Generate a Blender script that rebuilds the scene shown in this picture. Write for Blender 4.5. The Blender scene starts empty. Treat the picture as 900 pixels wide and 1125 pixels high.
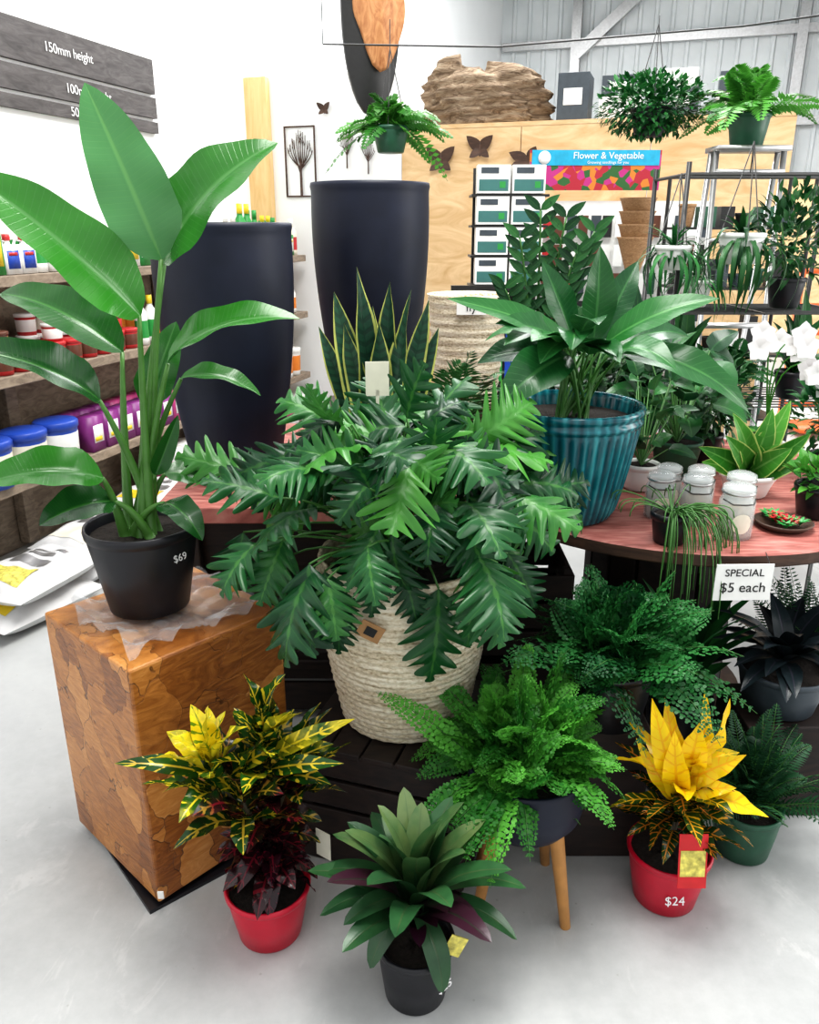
import bpy, math, random
from mathutils import Vector, Matrix
V=Vector
rng=random.Random(11)
UP=V((0,0,1))
# ------------------------------------------------------------------ mesh builder
class MB:
    def __init__(s): s.v=[];s.f=[];s.m=[];s.uv=[];s.t=[]
    def add(s,p,uv=(0,0),t=0.5):
        s.v.append((p[0],p[1],p[2]));s.uv.append(uv);s.t.append(t);return len(s.v)-1
    def face(s,idx,m=0): s.f.append(tuple(idx));s.m.append(m)
    def grid(s,rows,m=0,t=.5,closed=False,uvs=None):
        n=len(rows[0]);base=len(s.v);nr=len(rows)
        for i,r in enumerate(rows):
            for j,p in enumerate(r):
                s.add(p,uvs[i][j] if uvs else (j/max(1,n-(0 if closed else 1)),i/max(1,nr-1)),t)
        for i in range(nr-1):
            for j in range(n if closed else n-1):
                k=(j+1)%n
                s.face((base+i*n+j,base+i*n+k,base+(i+1)*n+k,base+(i+1)*n+j),m)
    def box(s,c,size,rz=0,m=0,t=.5,rot=None):
        M=rot if rot else Matrix.Rotation(rz,3,'Z')
        b=len(s.v)
        for x in(-1,1):
            for y in(-1,1):
                for z in(-1,1):
                    s.add(V(c)+M@V((x*size[0]/2,y*size[1]/2,z*size[2]/2)),(x*.5+.5,z*.5+.5),t)
        for q in((0,1,3,2),(4,6,7,5),(0,4,5,1),(2,3,7,6),(0,2,6,4),(1,5,7,3)):
            s.face([b+i for i in q],m)
    def lathe(s,prof,c=(0,0,0),seg=40,m=0,t=.5,rf=None,rot=None,mats=None):
        c=V(c);b=len(s.v);n=seg
        for i,(r,z) in enumerate(prof):
            for j in range(n):
                a=2*math.pi*j/n
                rr=rf(r,z,a) if rf else r
                p=V((rr*math.cos(a),rr*math.sin(a),z))
                if rot: p=rot@p
                s.add(c+p,(j/n,i/(len(prof)-1)),t)
        for i in range(len(prof)-1):
            mm=mats[i] if mats else m
            for j in range(n):
                k=(j+1)%n
                s.face((b+i*n+j,b+i*n+k,b+(i+1)*n+k,b+(i+1)*n+j),mm)
    def tube(s,pts,r0,r1=None,seg=6,m=0,t=.5):
        if r1 is None:r1=r0
        pts=[V(p) for p in pts];b=len(s.v);n=len(pts)
        for i,p in enumerate(pts):
            d=(pts[min(i+1,n-1)]-pts[max(i-1,0)])
            d=d.normalized() if d.length>1e-9 else UP
            a=d.cross(V((.3,.9,.1)));a=a.normalized() if a.length>1e-3 else V((1,0,0))
            bb=d.cross(a);r=r0+(r1-r0)*i/(n-1)
            for j in range(seg):
                g=2*math.pi*j/seg
                s.add(p+a*(r*math.cos(g))+bb*(r*math.sin(g)),(j/seg,i/(n-1)),t)
        for i in range(n-1):
            for j in range(seg):
                k=(j+1)%seg
                s.face((b+i*seg+j,b+i*seg+k,b+(i+1)*seg+k,b+(i+1)*seg+j),m)
        s.face([b+j for j in range(seg)],m);s.face([b+(n-1)*seg+j for j in range(seg)],m)
    def obj(s,name,mats,parent=None,smooth=True,bevel=0,origin=None):
        o0=V(origin) if origin else (parent.location.copy() if parent else V((0,0,0)))
        me=bpy.data.meshes.new(name)
        me.from_pydata([(x-o0.x,y-o0.y,z-o0.z) for x,y,z in s.v],[],s.f)
        if not isinstance(mats,(list,tuple)): mats=[mats]
        for m in mats: me.materials.append(m)
        me.polygons.foreach_set('material_index',s.m)
        me.polygons.foreach_set('use_smooth',[smooth]*len(s.f))
        uvl=me.uv_layers.new(name='UVMap')
        li=[0]*len(me.loops);me.loops.foreach_get('vertex_index',li)
        flat=[]
        for i in li: flat+=s.uv[i]
        uvl.data.foreach_set('uv',flat)
        at=me.attributes.new('tint','FLOAT','POINT');at.data.foreach_set('value',s.t)
        me.update()
        ob=bpy.data.objects.new(name,me);bpy.context.collection.objects.link(ob)
        if parent: ob.parent=parent
        else: ob.location=o0
        if bevel:
            b=ob.modifiers.new('bevel','BEVEL');b.width=bevel;b.segments=2;b.limit_method='ANGLE'
        return ob
def E(name,loc):
    e=bpy.data.objects.new(name,None);e.empty_display_size=.05;e.location=loc
    bpy.context.collection.objects.link(e);return e
def bez(a,b,c,n=8):
    a,b,c=V(a),V(b),V(c)
    return [a*(1-t)**2+b*2*t*(1-t)+c*t*t for t in [i/n for i in range(n+1)]]
# ------------------------------------------------------------------ leaves
PROF={
 'lance':lambda t:max(0,math.sin(math.pi*t**.8))**.85,
 'paddle':lambda t:(min(1,t/.22)**.6)*(max(0,1-t**3.2))**.8 if t<1 else 0,
 'ovate':lambda t:(math.sin(math.pi*min(1,t**.62)))**.75 if 0<t<1 else 0,
 'strap':lambda t:(.62+.38*math.sin(math.pi*min(1,t*1.1)**1.2))*(1 if t<.78 else math.sqrt(max(0,1-((t-.78)/.22)**2))),
 'blade':lambda t:(.6+.4*math.sin(math.pi*t**.7))*(1 if t<.6 else max(0,1-((t-.6)/.4)**2.2)),
 'grass':lambda t:(1-t)**.5,
}
def leaf(mb,base,tip,width,bow=.1,n=UP,prof='lance',fold=.2,wave=0,nl=10,nw=4,m=0,t=None,lobes=0,slant=0,tw=0,ldepth=.7):
    base=V(base);tip=V(tip);n=V(n)
    L=(tip-base).length
    if L<1e-5:return
    d=(tip-base)/L
    s=d.cross(n)
    if s.length<.05: s=d.cross(V((.7,-.6,.3)))
    s.normalize();nn0=s.cross(d)
    ctrl=(base+tip)/2+nn0*(bow*L*2)
    ph=rng.uniform(0,6);tt=rng.random() if t is None else t
    pf=PROF[prof];rows=[];uvs=[]
    for i in range(nl+1):
        q=i/nl
        p=base*(1-q)**2+ctrl*2*q*(1-q)+tip*q*q
        tan=((ctrl-base)*(1-q)+(tip-ctrl)*q).normalized()
        ss=s
        if tw: ss=Matrix.Rotation(tw*q,3,tan)@s
        nn=ss.cross(tan);w=width/2*pf(q)
        if lobes:
            lw=abs(math.sin(math.pi*lobes*q+.4))**.8
            w*=(1-ldepth+ldepth*lw)
        w=max(w,.0004)
        row=[];ur=[]
        for j in range(nw+1):
            a=-1+2*j/nw;aa=abs(a)
            x=p+ss*(a*w*math.cos(fold))+nn*(aa*w*math.sin(fold))+tan*(slant*aa*w)
            if lobes: x=x-nn*(aa*aa*w*.35)
            if wave: x=x+nn*(wave*w*aa*math.sin(q*17+ph+a*1.3))
            row.append(x);ur.append((a*.5+.5,q))
        rows.append(row);uvs.append(ur)
    mb.grid(rows,m,tt,False,uvs)
def diamond(mb,b,tip,w,n,m=0,t=.5):
    d=tip-b;s=d.cross(n)
    if s.length<1e-7:return
    s=s.normalized()*(w/2);mid=b+d*.5
    i=mb.add(b,(.5,0),t);j=mb.add(mid+s,(1,.5),t);k=mb.add(tip,(.5,1),t);l=mb.add(mid-s,(0,.5),t)
    mb.face((i,j,k,l),m)
def rleaf(mb,b,tip,w,n,m=0,t=.5):
    d=tip-b;s=d.cross(n)
    if s.length<1e-7:return
    s=s.normalized()*(w/2)
    ids=[mb.add(b,(.5,0),t),mb.add(b+d*.35+s,(1,.35),t),mb.add(b+d*.8+s*.8,(1,.8),t),mb.add(tip,(.5,1),t),mb.add(b+d*.8-s*.8,(0,.8),t),mb.add(b+d*.35-s,(0,.35),t)]
    mb.face(ids,m)
def fern(mb,c,n,L,plen,pw,pairs=16,e0=10,e1=85,droop=.6,bip=0,stem=.0015,az=(0,6.283),rnd=True,m=0,ms=1,flat=1.0,cr=.03,sub=.30):
    c=V(c)
    for i in range(n):
        a=rng.uniform(*az);e=math.radians(e0+(e1-e0)*rng.random()**.9);l=L*rng.uniform(.6,1.08)
        h=V((math.cos(a),math.sin(a)*flat,0));t=rng.random()
        dr=droop*rng.uniform(.6,1.3)
        st=c+V((rng.uniform(-cr,cr),rng.uniform(-cr,cr),0))
        P=lambda q:st+h*(l*q*math.cos(e))+UP*(l*q*math.sin(e)-dr*l*q*q)
        pts=[P(k/6) for k in range(7)]
        mb.tube(pts,stem,stem*.5,3,ms,.3)
        sw=rng.uniform(-.7,.7)
        for k in range(pairs):
            q=.14+.86*k/pairs
            p=P(q);tan=(P(min(1.02,q+.03))-P(q-.03)).normalized()
            s=tan.cross(UP)
            if s.length<.1: s=V((-h.y,h.x,0))
            s.normalize();s=(Matrix.Rotation(sw,3,tan)@s);nn=s.cross(tan)
            env=math.sin(math.pi*(.18+.80*q))**.8
            pl=plen*env
            for sg in(-1,1):
                d=(s*sg*.93+tan*.38-nn*.2*rng.uniform(0,1.6)).normalized()
                if bip:
                    for b in range(bip):
                        qq=(b+.4)/bip;bp=p+d*(pl*qq)
                        ll=pl*sub*(1.1-qq*.6)
                        for g in(-1,1):
                            sd=d.cross(nn).normalized()
                            dd=(sd*g*.85+d*.5+nn*rng.uniform(-.45,.45)).normalized()
                            rleaf(mb,bp,bp+dd*ll,ll*.8,nn+d*rng.uniform(-.5,.5),m,min(1,max(0,t+rng.uniform(-.2,.2))))
                    rleaf(mb,p+d*pl*.9,p+d*pl*1.12,pl*.2,nn,m,t)
                else:
                    diamond(mb,p,p+d*pl,pw,nn,m,t)
def bush(mb,c,r,n,ll,lw,m=0,nl=4,prof='lance',up=.3,fold=.2,bow=.1):
    c=V(c)
    for i in range(n):
        d=V((rng.gauss(0,1),rng.gauss(0,1),rng.gauss(0,1)));d.normalize()
        q=rng.random()**.45
        p=c+V((d.x*r[0],d.y*r[1],d.z*r[2]))*q
        dd=(d+V((rng.uniform(-.6,.6),rng.uniform(-.6,.6),rng.uniform(-.6,.6)+up))).normalized()
        l=ll*rng.uniform(.6,1.1)
        leaf(mb,p,p+dd*l,lw*rng.uniform(.7,1.1),bow,UP+d*.5,prof,fold,0,nl,2,m)
# ------------------------------------------------------------------ materials
class NT:
    def __init__(s,name):
        s.mat=bpy.data.materials.new(name);s.mat.use_nodes=True
        s.n=s.mat.node_tree.nodes;s.l=s.mat.node_tree.links
        s.b=s.n['Principled BSDF'];s.out=s.n['Material Output']
    def node(s,t,**k):
        x=s.n.new(t)
        for a,b in k.items(): setattr(x,a,b)
        return x
    def put(s,sock,val):
        if isinstance(val,bpy.types.NodeSocket): s.l.new(val,sock)
        elif isinstance(val,(tuple,list)):
            sock.default_value=tuple(val)+((1,) if len(val)==3 and sock.type=='RGBA' else ())
        else: sock.default_value=val
    def math(s,op,a,b=0,c=None):
        x=s.node('ShaderNodeMath',operation=op);s.put(x.inputs[0],a);s.put(x.inputs[1],b)
        if c is not None:s.put(x.inputs[2],c)
        return x.outputs[0]
    def mr(s,v,a,b,c=0,d=1):
        x=s.node('ShaderNodeMapRange');s.put(x.inputs[0],v)
        for i,q in enumerate((a,b,c,d)): x.inputs[i+1].default_value=q
        return x.outputs[0]
    def mix(s,f,a,b,mode='MIX'):
        x=s.node('ShaderNodeMix',data_type='RGBA',blend_type=mode)
        s.put(x.inputs[0],f);s.put(x.inputs[6],a);s.put(x.inputs[7],b);return x.outputs[2]
    def ramp(s,f,stops,interp='LINEAR'):
        x=s.node('ShaderNodeValToRGB');r=x.color_ramp;r.interpolation=interp
        while len(r.elements)<len(stops): r.elements.new(.5)
        for e,(p,c) in zip(r.elements,stops): e.position=p;e.color=tuple(c)+(1,)
        s.put(x.inputs[0],f);return x.outputs[0]
    def noise(s,scale,detail=3,vec=None,dist=0,rough=.5):
        x=s.node('ShaderNodeTexNoise');x.inputs['Scale'].default_value=scale;x.inputs['Detail'].default_value=detail
        x.inputs['Distortion'].default_value=dist;x.inputs['Roughness'].default_value=rough
        if vec is not None:s.l.new(vec,x.inputs['Vector'])
        return x.outputs[0]
    def obj(s,scale=None):
        t=s.node('ShaderNodeTexCoord').outputs['Object']
        if scale:
            x=s.node('ShaderNodeMapping');x.inputs['Scale'].default_value=scale;s.l.new(t,x.inputs[0]);return x.outputs[0]
        return t
    def bump(s,h,st=.3,dist=.01):
        x=s.node('ShaderNodeBump');x.inputs['Strength'].default_value=st;x.inputs['Distance'].default_value=dist
        s.l.new(h,x.inputs['Height']);s.l.new(x.outputs[0],s.b.inputs['Normal'])
    def fin(s,col,rough=.5,metal=0,spec=.5):
        s.put(s.b.inputs['Base Color'],col);s.put(s.b.inputs['Roughness'],rough)
        s.b.inputs['Metallic'].default_value=metal;s.b.inputs['Specular IOR Level'].default_value=spec
        return s.mat
def plain(name,col,rough=.5,var=.12,scale=30,metal=0,bump=0,spec=.5):
    x=NT(name);n=x.noise(scale,4,x.obj())
    d=tuple(c*(1-var) for c in col);l=tuple(min(1,c*(1+var)) for c in col)
    if bump:x.bump(n,bump,.004)
    return x.fin(x.ramp(n,[(.3,d),(.7,l)]),rough,metal,spec)
def leafmat(name,base,vein,vw=.12,nv=9,K=.9,mid=.07,rough=.35,trans=.18,mott=.25,margin=None,mw=.8,spec=.3,vs=1.0,blotch=0):
    x=NT(name)
    uv=x.node('ShaderNodeUVMap').outputs[0];sp=x.node('ShaderNodeSeparateXYZ');x.l.new(uv,sp.inputs[0])
    u,v=sp.outputs[0],sp.outputs[1]
    a=x.math('ABSOLUTE',x.math('SUBTRACT',x.math('MULTIPLY',u,2.0),1.0))
    tn=x.node('ShaderNodeAttribute',attribute_name='tint').outputs['Fac']
    n=x.noise(22,3,x.obj())
    tt=x.math('ADD',tn,x.math('MULTIPLY',x.math('SUBTRACT',n,.5),mott*2))
    bc=x.ramp(tt,base);vc=x.ramp(tt,vein)
    fr=x.math('FRACT',x.math('SUBTRACT',x.math('MULTIPLY',v,float(nv)),x.math('MULTIPLY',a,K)))
    tri=x.math('ABSOLUTE',x.math('SUBTRACT',fr,.5))
    if blotch:
        bn=x.noise(45,2,x.obj());tri=x.math('SUBTRACT',tri,x.math('MULTIPLY',x.math('SUBTRACT',bn,.52),blotch))
    vm=x.mr(tri,vw*.5,vw*.5+.06,1,0)
    mm=x.mr(a,mid,mid+.06,1,0)
    mask=x.math('MAXIMUM',x.math('MULTIPLY',vm,vs),mm)
    col=x.mix(mask,bc,vc)
    if margin:
        g=x.mr(x.math('ADD',a,x.math('MULTIPLY',x.math('SUBTRACT',n,.5),.15)),mw,mw+.06,0,1)
        col=x.mix(g,col,margin)
    x.bump(x.math('SUBTRACT',1.0,mask),.25,.002)
    x.fin(col,rough,0,spec)
    tr=x.node('ShaderNodeBsdfTranslucent');x.l.new(col,tr.inputs[0])
    ms=x.node('ShaderNodeMixShader');ms.inputs[0].default_value=trans
    x.l.new(x.b.outputs[0],ms.inputs[1]);x.l.new(tr.outputs[0],ms.inputs[2]);x.l.new(ms.outputs[0],x.out.inputs[0])
    return x.mat
G=lambda d,l:[(0,d),(1,l)]
M={}
M['bop']=leafmat('strelitzia_leaf',[(0,(.006,.05,.012)),(.6,(.032,.19,.018)),(1,(.07,.235,.075))],G((.03,.15,.02),(.11,.30,.09)),.04,30,1.5,.03,.22,.18,vs=.25,mott=.12,spec=.6)
M['bops']=plain('strelitzia_stem',(.07,.19,.035),.4)
M['phil']=leafmat('philodendron_leaf',[(0,(.004,.034,.014)),(.55,(.018,.105,.028)),(1,(.075,.27,.04))],G((.02,.09,.02),(.09,.28,.06)),.06,9,.5,.04,.33,.12,vs=.35,spec=.35)
M['stem']=plain('green_stem',(.05,.16,.03),.45)
M['dstem']=plain('dark_stem',(.05,.04,.02),.6)
M['asp']=leafmat('lily_leaf',G((.004,.04,.014),(.025,.15,.03)),G((.02,.09,.03),(.07,.25,.06)),.05,16,2.0,.04,.28,.12,vs=.3,spec=.45)
M['snake']=leafmat('snake_plant_leaf',G((.012,.05,.03),(.03,.10,.05)),G((.01,.03,.02),(.02,.05,.03)),.35,16,.6,.0,.4,.05,margin=(.42,.45,.12),mw=.78,vs=.7)
M['fern']=leafmat('button_fern_leaf',G((.022,.14,.02),(.13,.43,.06)),G((.03,.2,.02),(.1,.4,.05)),.05,5,.5,.05,.45,.28,vs=.2,mott=.3)
M['dfern']=leafmat('holly_fern_leaf',G((.007,.06,.018),(.04,.21,.05)),G((.01,.08,.02),(.04,.2,.05)),.05,5,.5,.05,.4,.18,vs=.2)
M['ddfern']=leafmat('asparagus_fern_leaf',G((.004,.028,.012),(.02,.09,.035)),G((.01,.05,.02),(.02,.1,.03)),.05,5,.5,.05,.5,.1,vs=.3)
M['crL']=leafmat('croton_leaf',[(0,(.018,.002,.008)),(.3,(.03,.008,.008)),(.42,(.008,.03,.006)),(.7,(.02,.09,.01)),(.82,(.4,.36,.02)),(1,(.80,.62,.02))],
   [(0,(.09,.004,.02)),(.3,(.18,.012,.02)),(.42,(.35,.22,.03)),(.7,(.75,.58,.03)),(.82,(.85,.68,.04)),(1,(.12,.22,.01))],.08,7,.8,.07,.22,.08,blotch=1.1,mott=.35,spec=.5)
M['crR']=leafmat('croton_leaf_gold',[(0,(.015,.025,.008)),(.3,(.02,.06,.01)),(.5,(.08,.12,.01)),(.65,(.7,.5,.01)),(1,(.93,.64,.012))],
   [(0,(.45,.08,.02)),(.3,(.65,.3,.02)),(.5,(.8,.55,.02)),(.65,(.8,.38,.01)),(1,(.85,.48,.01))],.1,9,.8,.07,.25,.2,blotch=.4)
M['brom']=leafmat('bromeliad_leaf',[(0,(.03,.004,.018)),(.35,(.045,.012,.025)),(.5,(.014,.055,.022)),(.8,(.04,.13,.045)),(1,(.15,.22,.08))],[(0,(.04,.006,.02)),(.5,(.012,.05,.02)),(1,(.12,.19,.07))],.05,4,.2,.04,.3,.06,vs=.1,mott=.2,spec=.5)
M['gl']=leafmat('bright_leaf',G((.018,.12,.015),(.09,.34,.045)),G((.06,.24,.04),(.16,.42,.08)),.07,8,.6,.05,.35,.22,vs=.4)
M['dl']=leafmat('dark_leaf',G((.006,.04,.014),(.03,.13,.035)),G((.02,.08,.02),(.05,.17,.04)),.07,8,.6,.05,.35,.12,vs=.4)
M['vl']=leafmat('variegated_leaf',G((.02,.14,.015),(.09,.32,.04)),G((.1,.3,.06),(.2,.42,.1)),.05,6,.5,.05,.35,.2,margin=(.42,.55,.16),mw=.86,vs=.25)
M['cord']=leafmat('cordyline_leaf',G((.006,.010,.012),(.022,.035,.04)),G((.02,.02,.03),(.05,.05,.07)),.05,5,.3,.05,.3,.05,vs=.2)
M['petal']=plain('white_petal',(.9,.88,.88),.5,.03)
M['soil']=plain('potting_soil',(.018,.013,.010),.95,.5,120,bump=1)
M['black']=plain('black_plastic',(.008,.008,.012),.38,.15)
M['red']=plain('red_plastic',(.50,.005,.03),.32,.06)
M['navy']=plain('charcoal_fibrestone',(.009,.012,.026),.5,.25,8,bump=.08,spec=.35)
M['dgreen']=plain('green_plastic_pot',(.02,.09,.05),.4)
M['grey']=plain('grey_pot',(.05,.065,.08),.5)
M['white']=plain('white_plastic',(.82,.82,.80),.35,.03)
M['bagw']=plain('bag_plastic',(.62,.62,.62),.4,.1,12)
M['metal']=plain('galvanised_metal',(.5,.5,.5),.35,.1,metal=.8)
M['wire']=plain('black_wire',(.02,.02,.02),.4)
M['leg']=plain('beech_leg',(.62,.31,.10),.45,.15,20)
M['sign']=plain('sign_card',(.85,.85,.83),.6,.03)
M['ink']=plain('black_ink',(.01,.01,.01),.6)
M['chalk']=plain('white_marker',(.8,.8,.8),.6,.02)
M['kraft']=plain('kraft_tag',(.38,.21,.09),.7)
M['jarc']=plain('dried_moss_contents',(.30,.22,.13),.9,.5,60)
M['label']=plain('red_label',(.55,.015,.02),.4)
M['ylabel']=plain('yellow_label',(.62,.55,.12),.4,.5,70)
def m_wood(name,c0,c1,sc=(3,30,3),rough=.6,dist=1.5):
    x=NT(name);n=x.noise(2.2,6,x.obj(sc),dist,.6)
    x.bump(n,.2,.003)
    return x.fin(x.ramp(n,[(.3,c0),(.7,c1)]),rough)
M['shelfw']=m_wood('weathered_shelf_timber',(.16,.12,.09),(.36,.29,.22),(12,2,12))
M['ply']=m_wood('plywood',(.56,.36,.17),(.76,.56,.33),(1,1,3),.6,2.5)
M['pine']=m_wood('pine_post',(.66,.42,.17),(.80,.57,.29),(8,8,1))
M['crate']=m_wood('dark_crate_timber',(.006,.004,.004),(.03,.016,.012),(3,12,12))
M['slab']=m_wood('timber_slab',(.36,.13,.045),(.66,.34,.15),(4,4,2),.5,4)
M['wicker']=m_wood('brown_wicker',(.25,.13,.06),(.5,.3,.15),(20,20,60))
x=NT('teak_root_mosaic');o=x.obj((1,1,.8))
wn=x.node('ShaderNodeTexNoise');wn.inputs['Scale'].default_value=6;wn.inputs['Detail'].default_value=4;x.l.new(o,wn.inputs['Vector'])
mx=x.node('ShaderNodeMix',data_type='VECTOR');mx.inputs[0].default_value=.20;x.l.new(o,mx.inputs[4]);x.l.new(wn.outputs['Color'],mx.inputs[5])
vo=x.node('ShaderNodeTexVoronoi',feature='DISTANCE_TO_EDGE');vo.inputs['Scale'].default_value=11;x.l.new(mx.outputs[1],vo.inputs['Vector'])
vc=x.node('ShaderNodeTexVoronoi');vc.inputs['Scale'].default_value=11;x.l.new(mx.outputs[1],vc.inputs['Vector'])
g=x.noise(4,7,x.obj((2,2,7)),3.5,.6);g2=x.noise(3.0,3,x.obj(),1)
sp=x.node('ShaderNodeSeparateColor');x.l.new(vc.outputs['Color'],sp.inputs[0])
f=x.math('ADD',x.math('ADD',x.math('MULTIPLY',sp.outputs[0],.30),x.math('MULTIPLY',g,.55)),x.math('MULTIPLY',g2,.25))
col=x.ramp(f,[(.25,(.10,.03,.006)),(.43,(.26,.09,.018)),(.6,(.44,.18,.04)),(.72,(.54,.25,.07)),(.9,(.68,.40,.16))])
cr=x.mr(vo.outputs[0],.002,.014,1,0)
col=x.mix(x.math('MULTIPLY',cr,x.mr(x.noise(7,2,x.obj()),.42,.56,.1,.85)),col,(.04,.012,.004))
x.bump(x.math('SUBTRACT',g,cr),.3,.004)
M['teak']=x.fin(col,.33)
x=NT('polished_concrete');n1=x.noise(1.1,5,x.obj(),.6);n2=x.noise(28,5,x.obj(),0,.7)
c=x.ramp(x.math('ADD',x.math('MULTIPLY',n1,.75),x.math('MULTIPLY',n2,.25)),[(.3,(.35,.36,.36)),(.5,(.44,.45,.45)),(.7,(.53,.54,.53))])
sp2=x.node('ShaderNodeTexVoronoi');sp2.inputs['Scale'].default_value=16;x.l.new(x.obj(),sp2.inputs['Vector'])
c=x.mix(x.mr(sp2.outputs['Distance'],.03,.06,.35,0),c,(.2,.19,.17))
st3=x.noise(3.5,6,x.obj((1,.4,1)),2.5,.7)
c=x.mix(x.mr(st3,.58,.66,0,.3),c,(.62,.62,.61))
M['floor']=x.fin(c,x.mr(n2,.3,.7,.28,.5))
x=NT('seagrass_weave');n=x.noise(7,3,x.obj((1,1,14)));n3=x.noise(90,3,x.obj((1,1,2)))
c=x.ramp(x.math('ADD',x.math('MULTIPLY',n,.5),x.math('MULTIPLY',n3,.5)),[(.35,(.36,.28,.17)),(.47,(.68,.59,.43)),(.62,(.86,.80,.66))])
x.bump(n3,.6,.005);M['basket']=x.fin(c,.85)
x=NT('teal_glaze');n=x.noise(14,5,x.obj((1,1,.5)),1)
uv=x.node('ShaderNodeUVMap').outputs[0];sp=x.node('ShaderNodeSeparateXYZ');x.l.new(uv,sp.inputs[0])
w=x.math('SINE',x.math('MULTIPLY',sp.outputs[0],6.28318*44))
f=x.math('ADD',x.math('MULTIPLY',w,.16),n)
M['teal']=x.fin(x.ramp(f,[(.25,(.003,.05,.07)),(.55,(.008,.13,.16)),(.85,(.05,.33,.36))]),.15)
x=NT('faded_red_paint');n=x.noise(9,6,x.obj((1,6,1)),1)
M['rtop']=x.fin(x.ramp(n,[(.35,(.24,.07,.055)),(.5,(.38,.125,.105)),(.72,(.50,.23,.19))]),.6)
M['drum']=m_wood('drum_timber',(.03,.015,.010),(.10,.05,.03),(3,3,20))
x=NT('corrugated_steel')
M['corr']=x.fin(x.ramp(x.noise(2,3,x.obj()),[(.3,(.62,.66,.67)),(.7,(.74,.77,.78))]),.5)
x=NT('white_wall_paint');M['wall']=x.fin(x.ramp(x.noise(1.5,3,x.obj()),[(.3,(.86,.87,.87)),(.7,(.91,.92,.92))]),.7)
M['board']=m_wood('dark_sign_board',(.045,.04,.04),(.12,.11,.11),(3,3,12))
x=NT('sandstone');n=x.noise(7,8,x.obj((1,1,3.5)),2,.65);x.bump(n,1,.06)
M['rock']=x.fin(x.ramp(n,[(.3,(.06,.038,.022)),(.43,(.23,.155,.095)),(.56,(.38,.28,.185)),(.75,(.55,.45,.33))]),.9)
x=NT('clear_plastic_sheet');x.b.inputs['Transmission Weight'].default_value=.55;x.b.inputs['IOR'].default_value=1.15;x.b.inputs['Alpha'].default_value=.38
M['film']=x.fin((.8,.84,.88),.12)
x=NT('jar_glass');x.b.inputs['Alpha'].default_value=.32
M['glass']=x.fin((.8,.85,.85),.05,0,.8)
x=NT('flower_print');vv=x.node('ShaderNodeTexVoronoi');vv.inputs['Scale'].default_value=26;x.l.new(x.obj(),vv.inputs['Vector'])
sp=x.node('ShaderNodeSeparateColor');x.l.new(vv.outputs['Color'],sp.inputs[0])
M['flower']=x.fin(x.ramp(sp.outputs[0],[(0,(.4,.02,.04)),(.3,(.6,.2,.03)),(.5,(.03,.12,.03)),(.75,(.45,.03,.2)),(1,(.7,.5,.1))],'CONSTANT'),.5)
M['blue']=plain('blue_print',(.02,.35,.55),.4)
M['orange']=plain('orange_steel',(.75,.14,.03),.4)
pal={'green':(.03,.28,.06),'yellow':(.75,.55,.03),'redp':(.50,.025,.03),'purple':(.22,.03,.2),'pink':(.5,.06,.22),'bluep':(.02,.07,.4),'cream':(.75,.72,.6),'brown':(.13,.05,.03),'tealp':(.05,.16,.15),'orangep':(.7,.22,.03)}
for k,c in pal.items(): M[k]=plain('product_'+k,c,.4,.05)

# ------------------------------------------------------------------ helpers for objects
def pot(mb,c,rt,rb,h,m=0,seg=40,rim=.012,ms=None,fill=.85,lip=.004):
    pr=[(0.0005,0),(rb*.9,0),(rb,.004),(rb+(rt-rb)*.5,h*.5),(rt-lip,h-rim*1.6),(rt-lip,h-rim*1.4),(rt,h-rim*1.2),(rt+lip*.4,h-rim*.5),(rt,h),(rt-.004,h+.001),(rt-.008,h-.004),(rb+(rt-rb)*.8-.006,h*.8)]
    mb.lathe(pr,c,seg,m)
def soil(mb,c,r,m=0):
    n=24;rows=[]
    for i in range(6):
        rr=r*max(.01,i/5)
        rows.append([V(c)+V((rr*math.cos(6.2832*j/n),rr*math.sin(6.2832*j/n),rng.uniform(-.004,.006)*(i<5))) for j in range(n)])
    mb.grid(rows,m,.5,True)
def potobj(e,c,rt,rb,h,mat,fill=.88,**k):
    mb=MB();pot(mb,c,rt,rb,h,**k);mb.obj('pot',mat,e)
    s=MB();rr=rb+(rt-rb)*fill-.004;soil(s,(c[0],c[1],c[2]+h*fill),rr);s.obj('soil',M['soil'],e)
def text(s,loc,rot,size,mat,parent,name='lettering',align='CENTER'):
    cu=bpy.data.curves.new(name,'FONT');cu.body=s;cu.size=size;cu.align_x=align;cu.align_y='CENTER';cu.extrude=.0004
    cu.materials.append(mat);o=bpy.data.objects.new(name,cu);bpy.context.collection.objects.link(o)
    o.location=V(loc)-(parent.location if parent else V());o.rotation_euler=rot;o.parent=parent;return o
# ------------------------------------------------------------------ camera
cam=bpy.data.cameras.new('camera');co=bpy.data.objects.new('camera',cam);bpy.context.collection.objects.link(co)
co.location=(0,0,1.5);co.rotation_euler=(math.radians(90-19.5),0,0)
cam.sensor_fit='VERTICAL';cam.sensor_height=24;cam.lens=880/1125*24;cam.clip_start=.05
bpy.context.scene.camera=co
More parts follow.
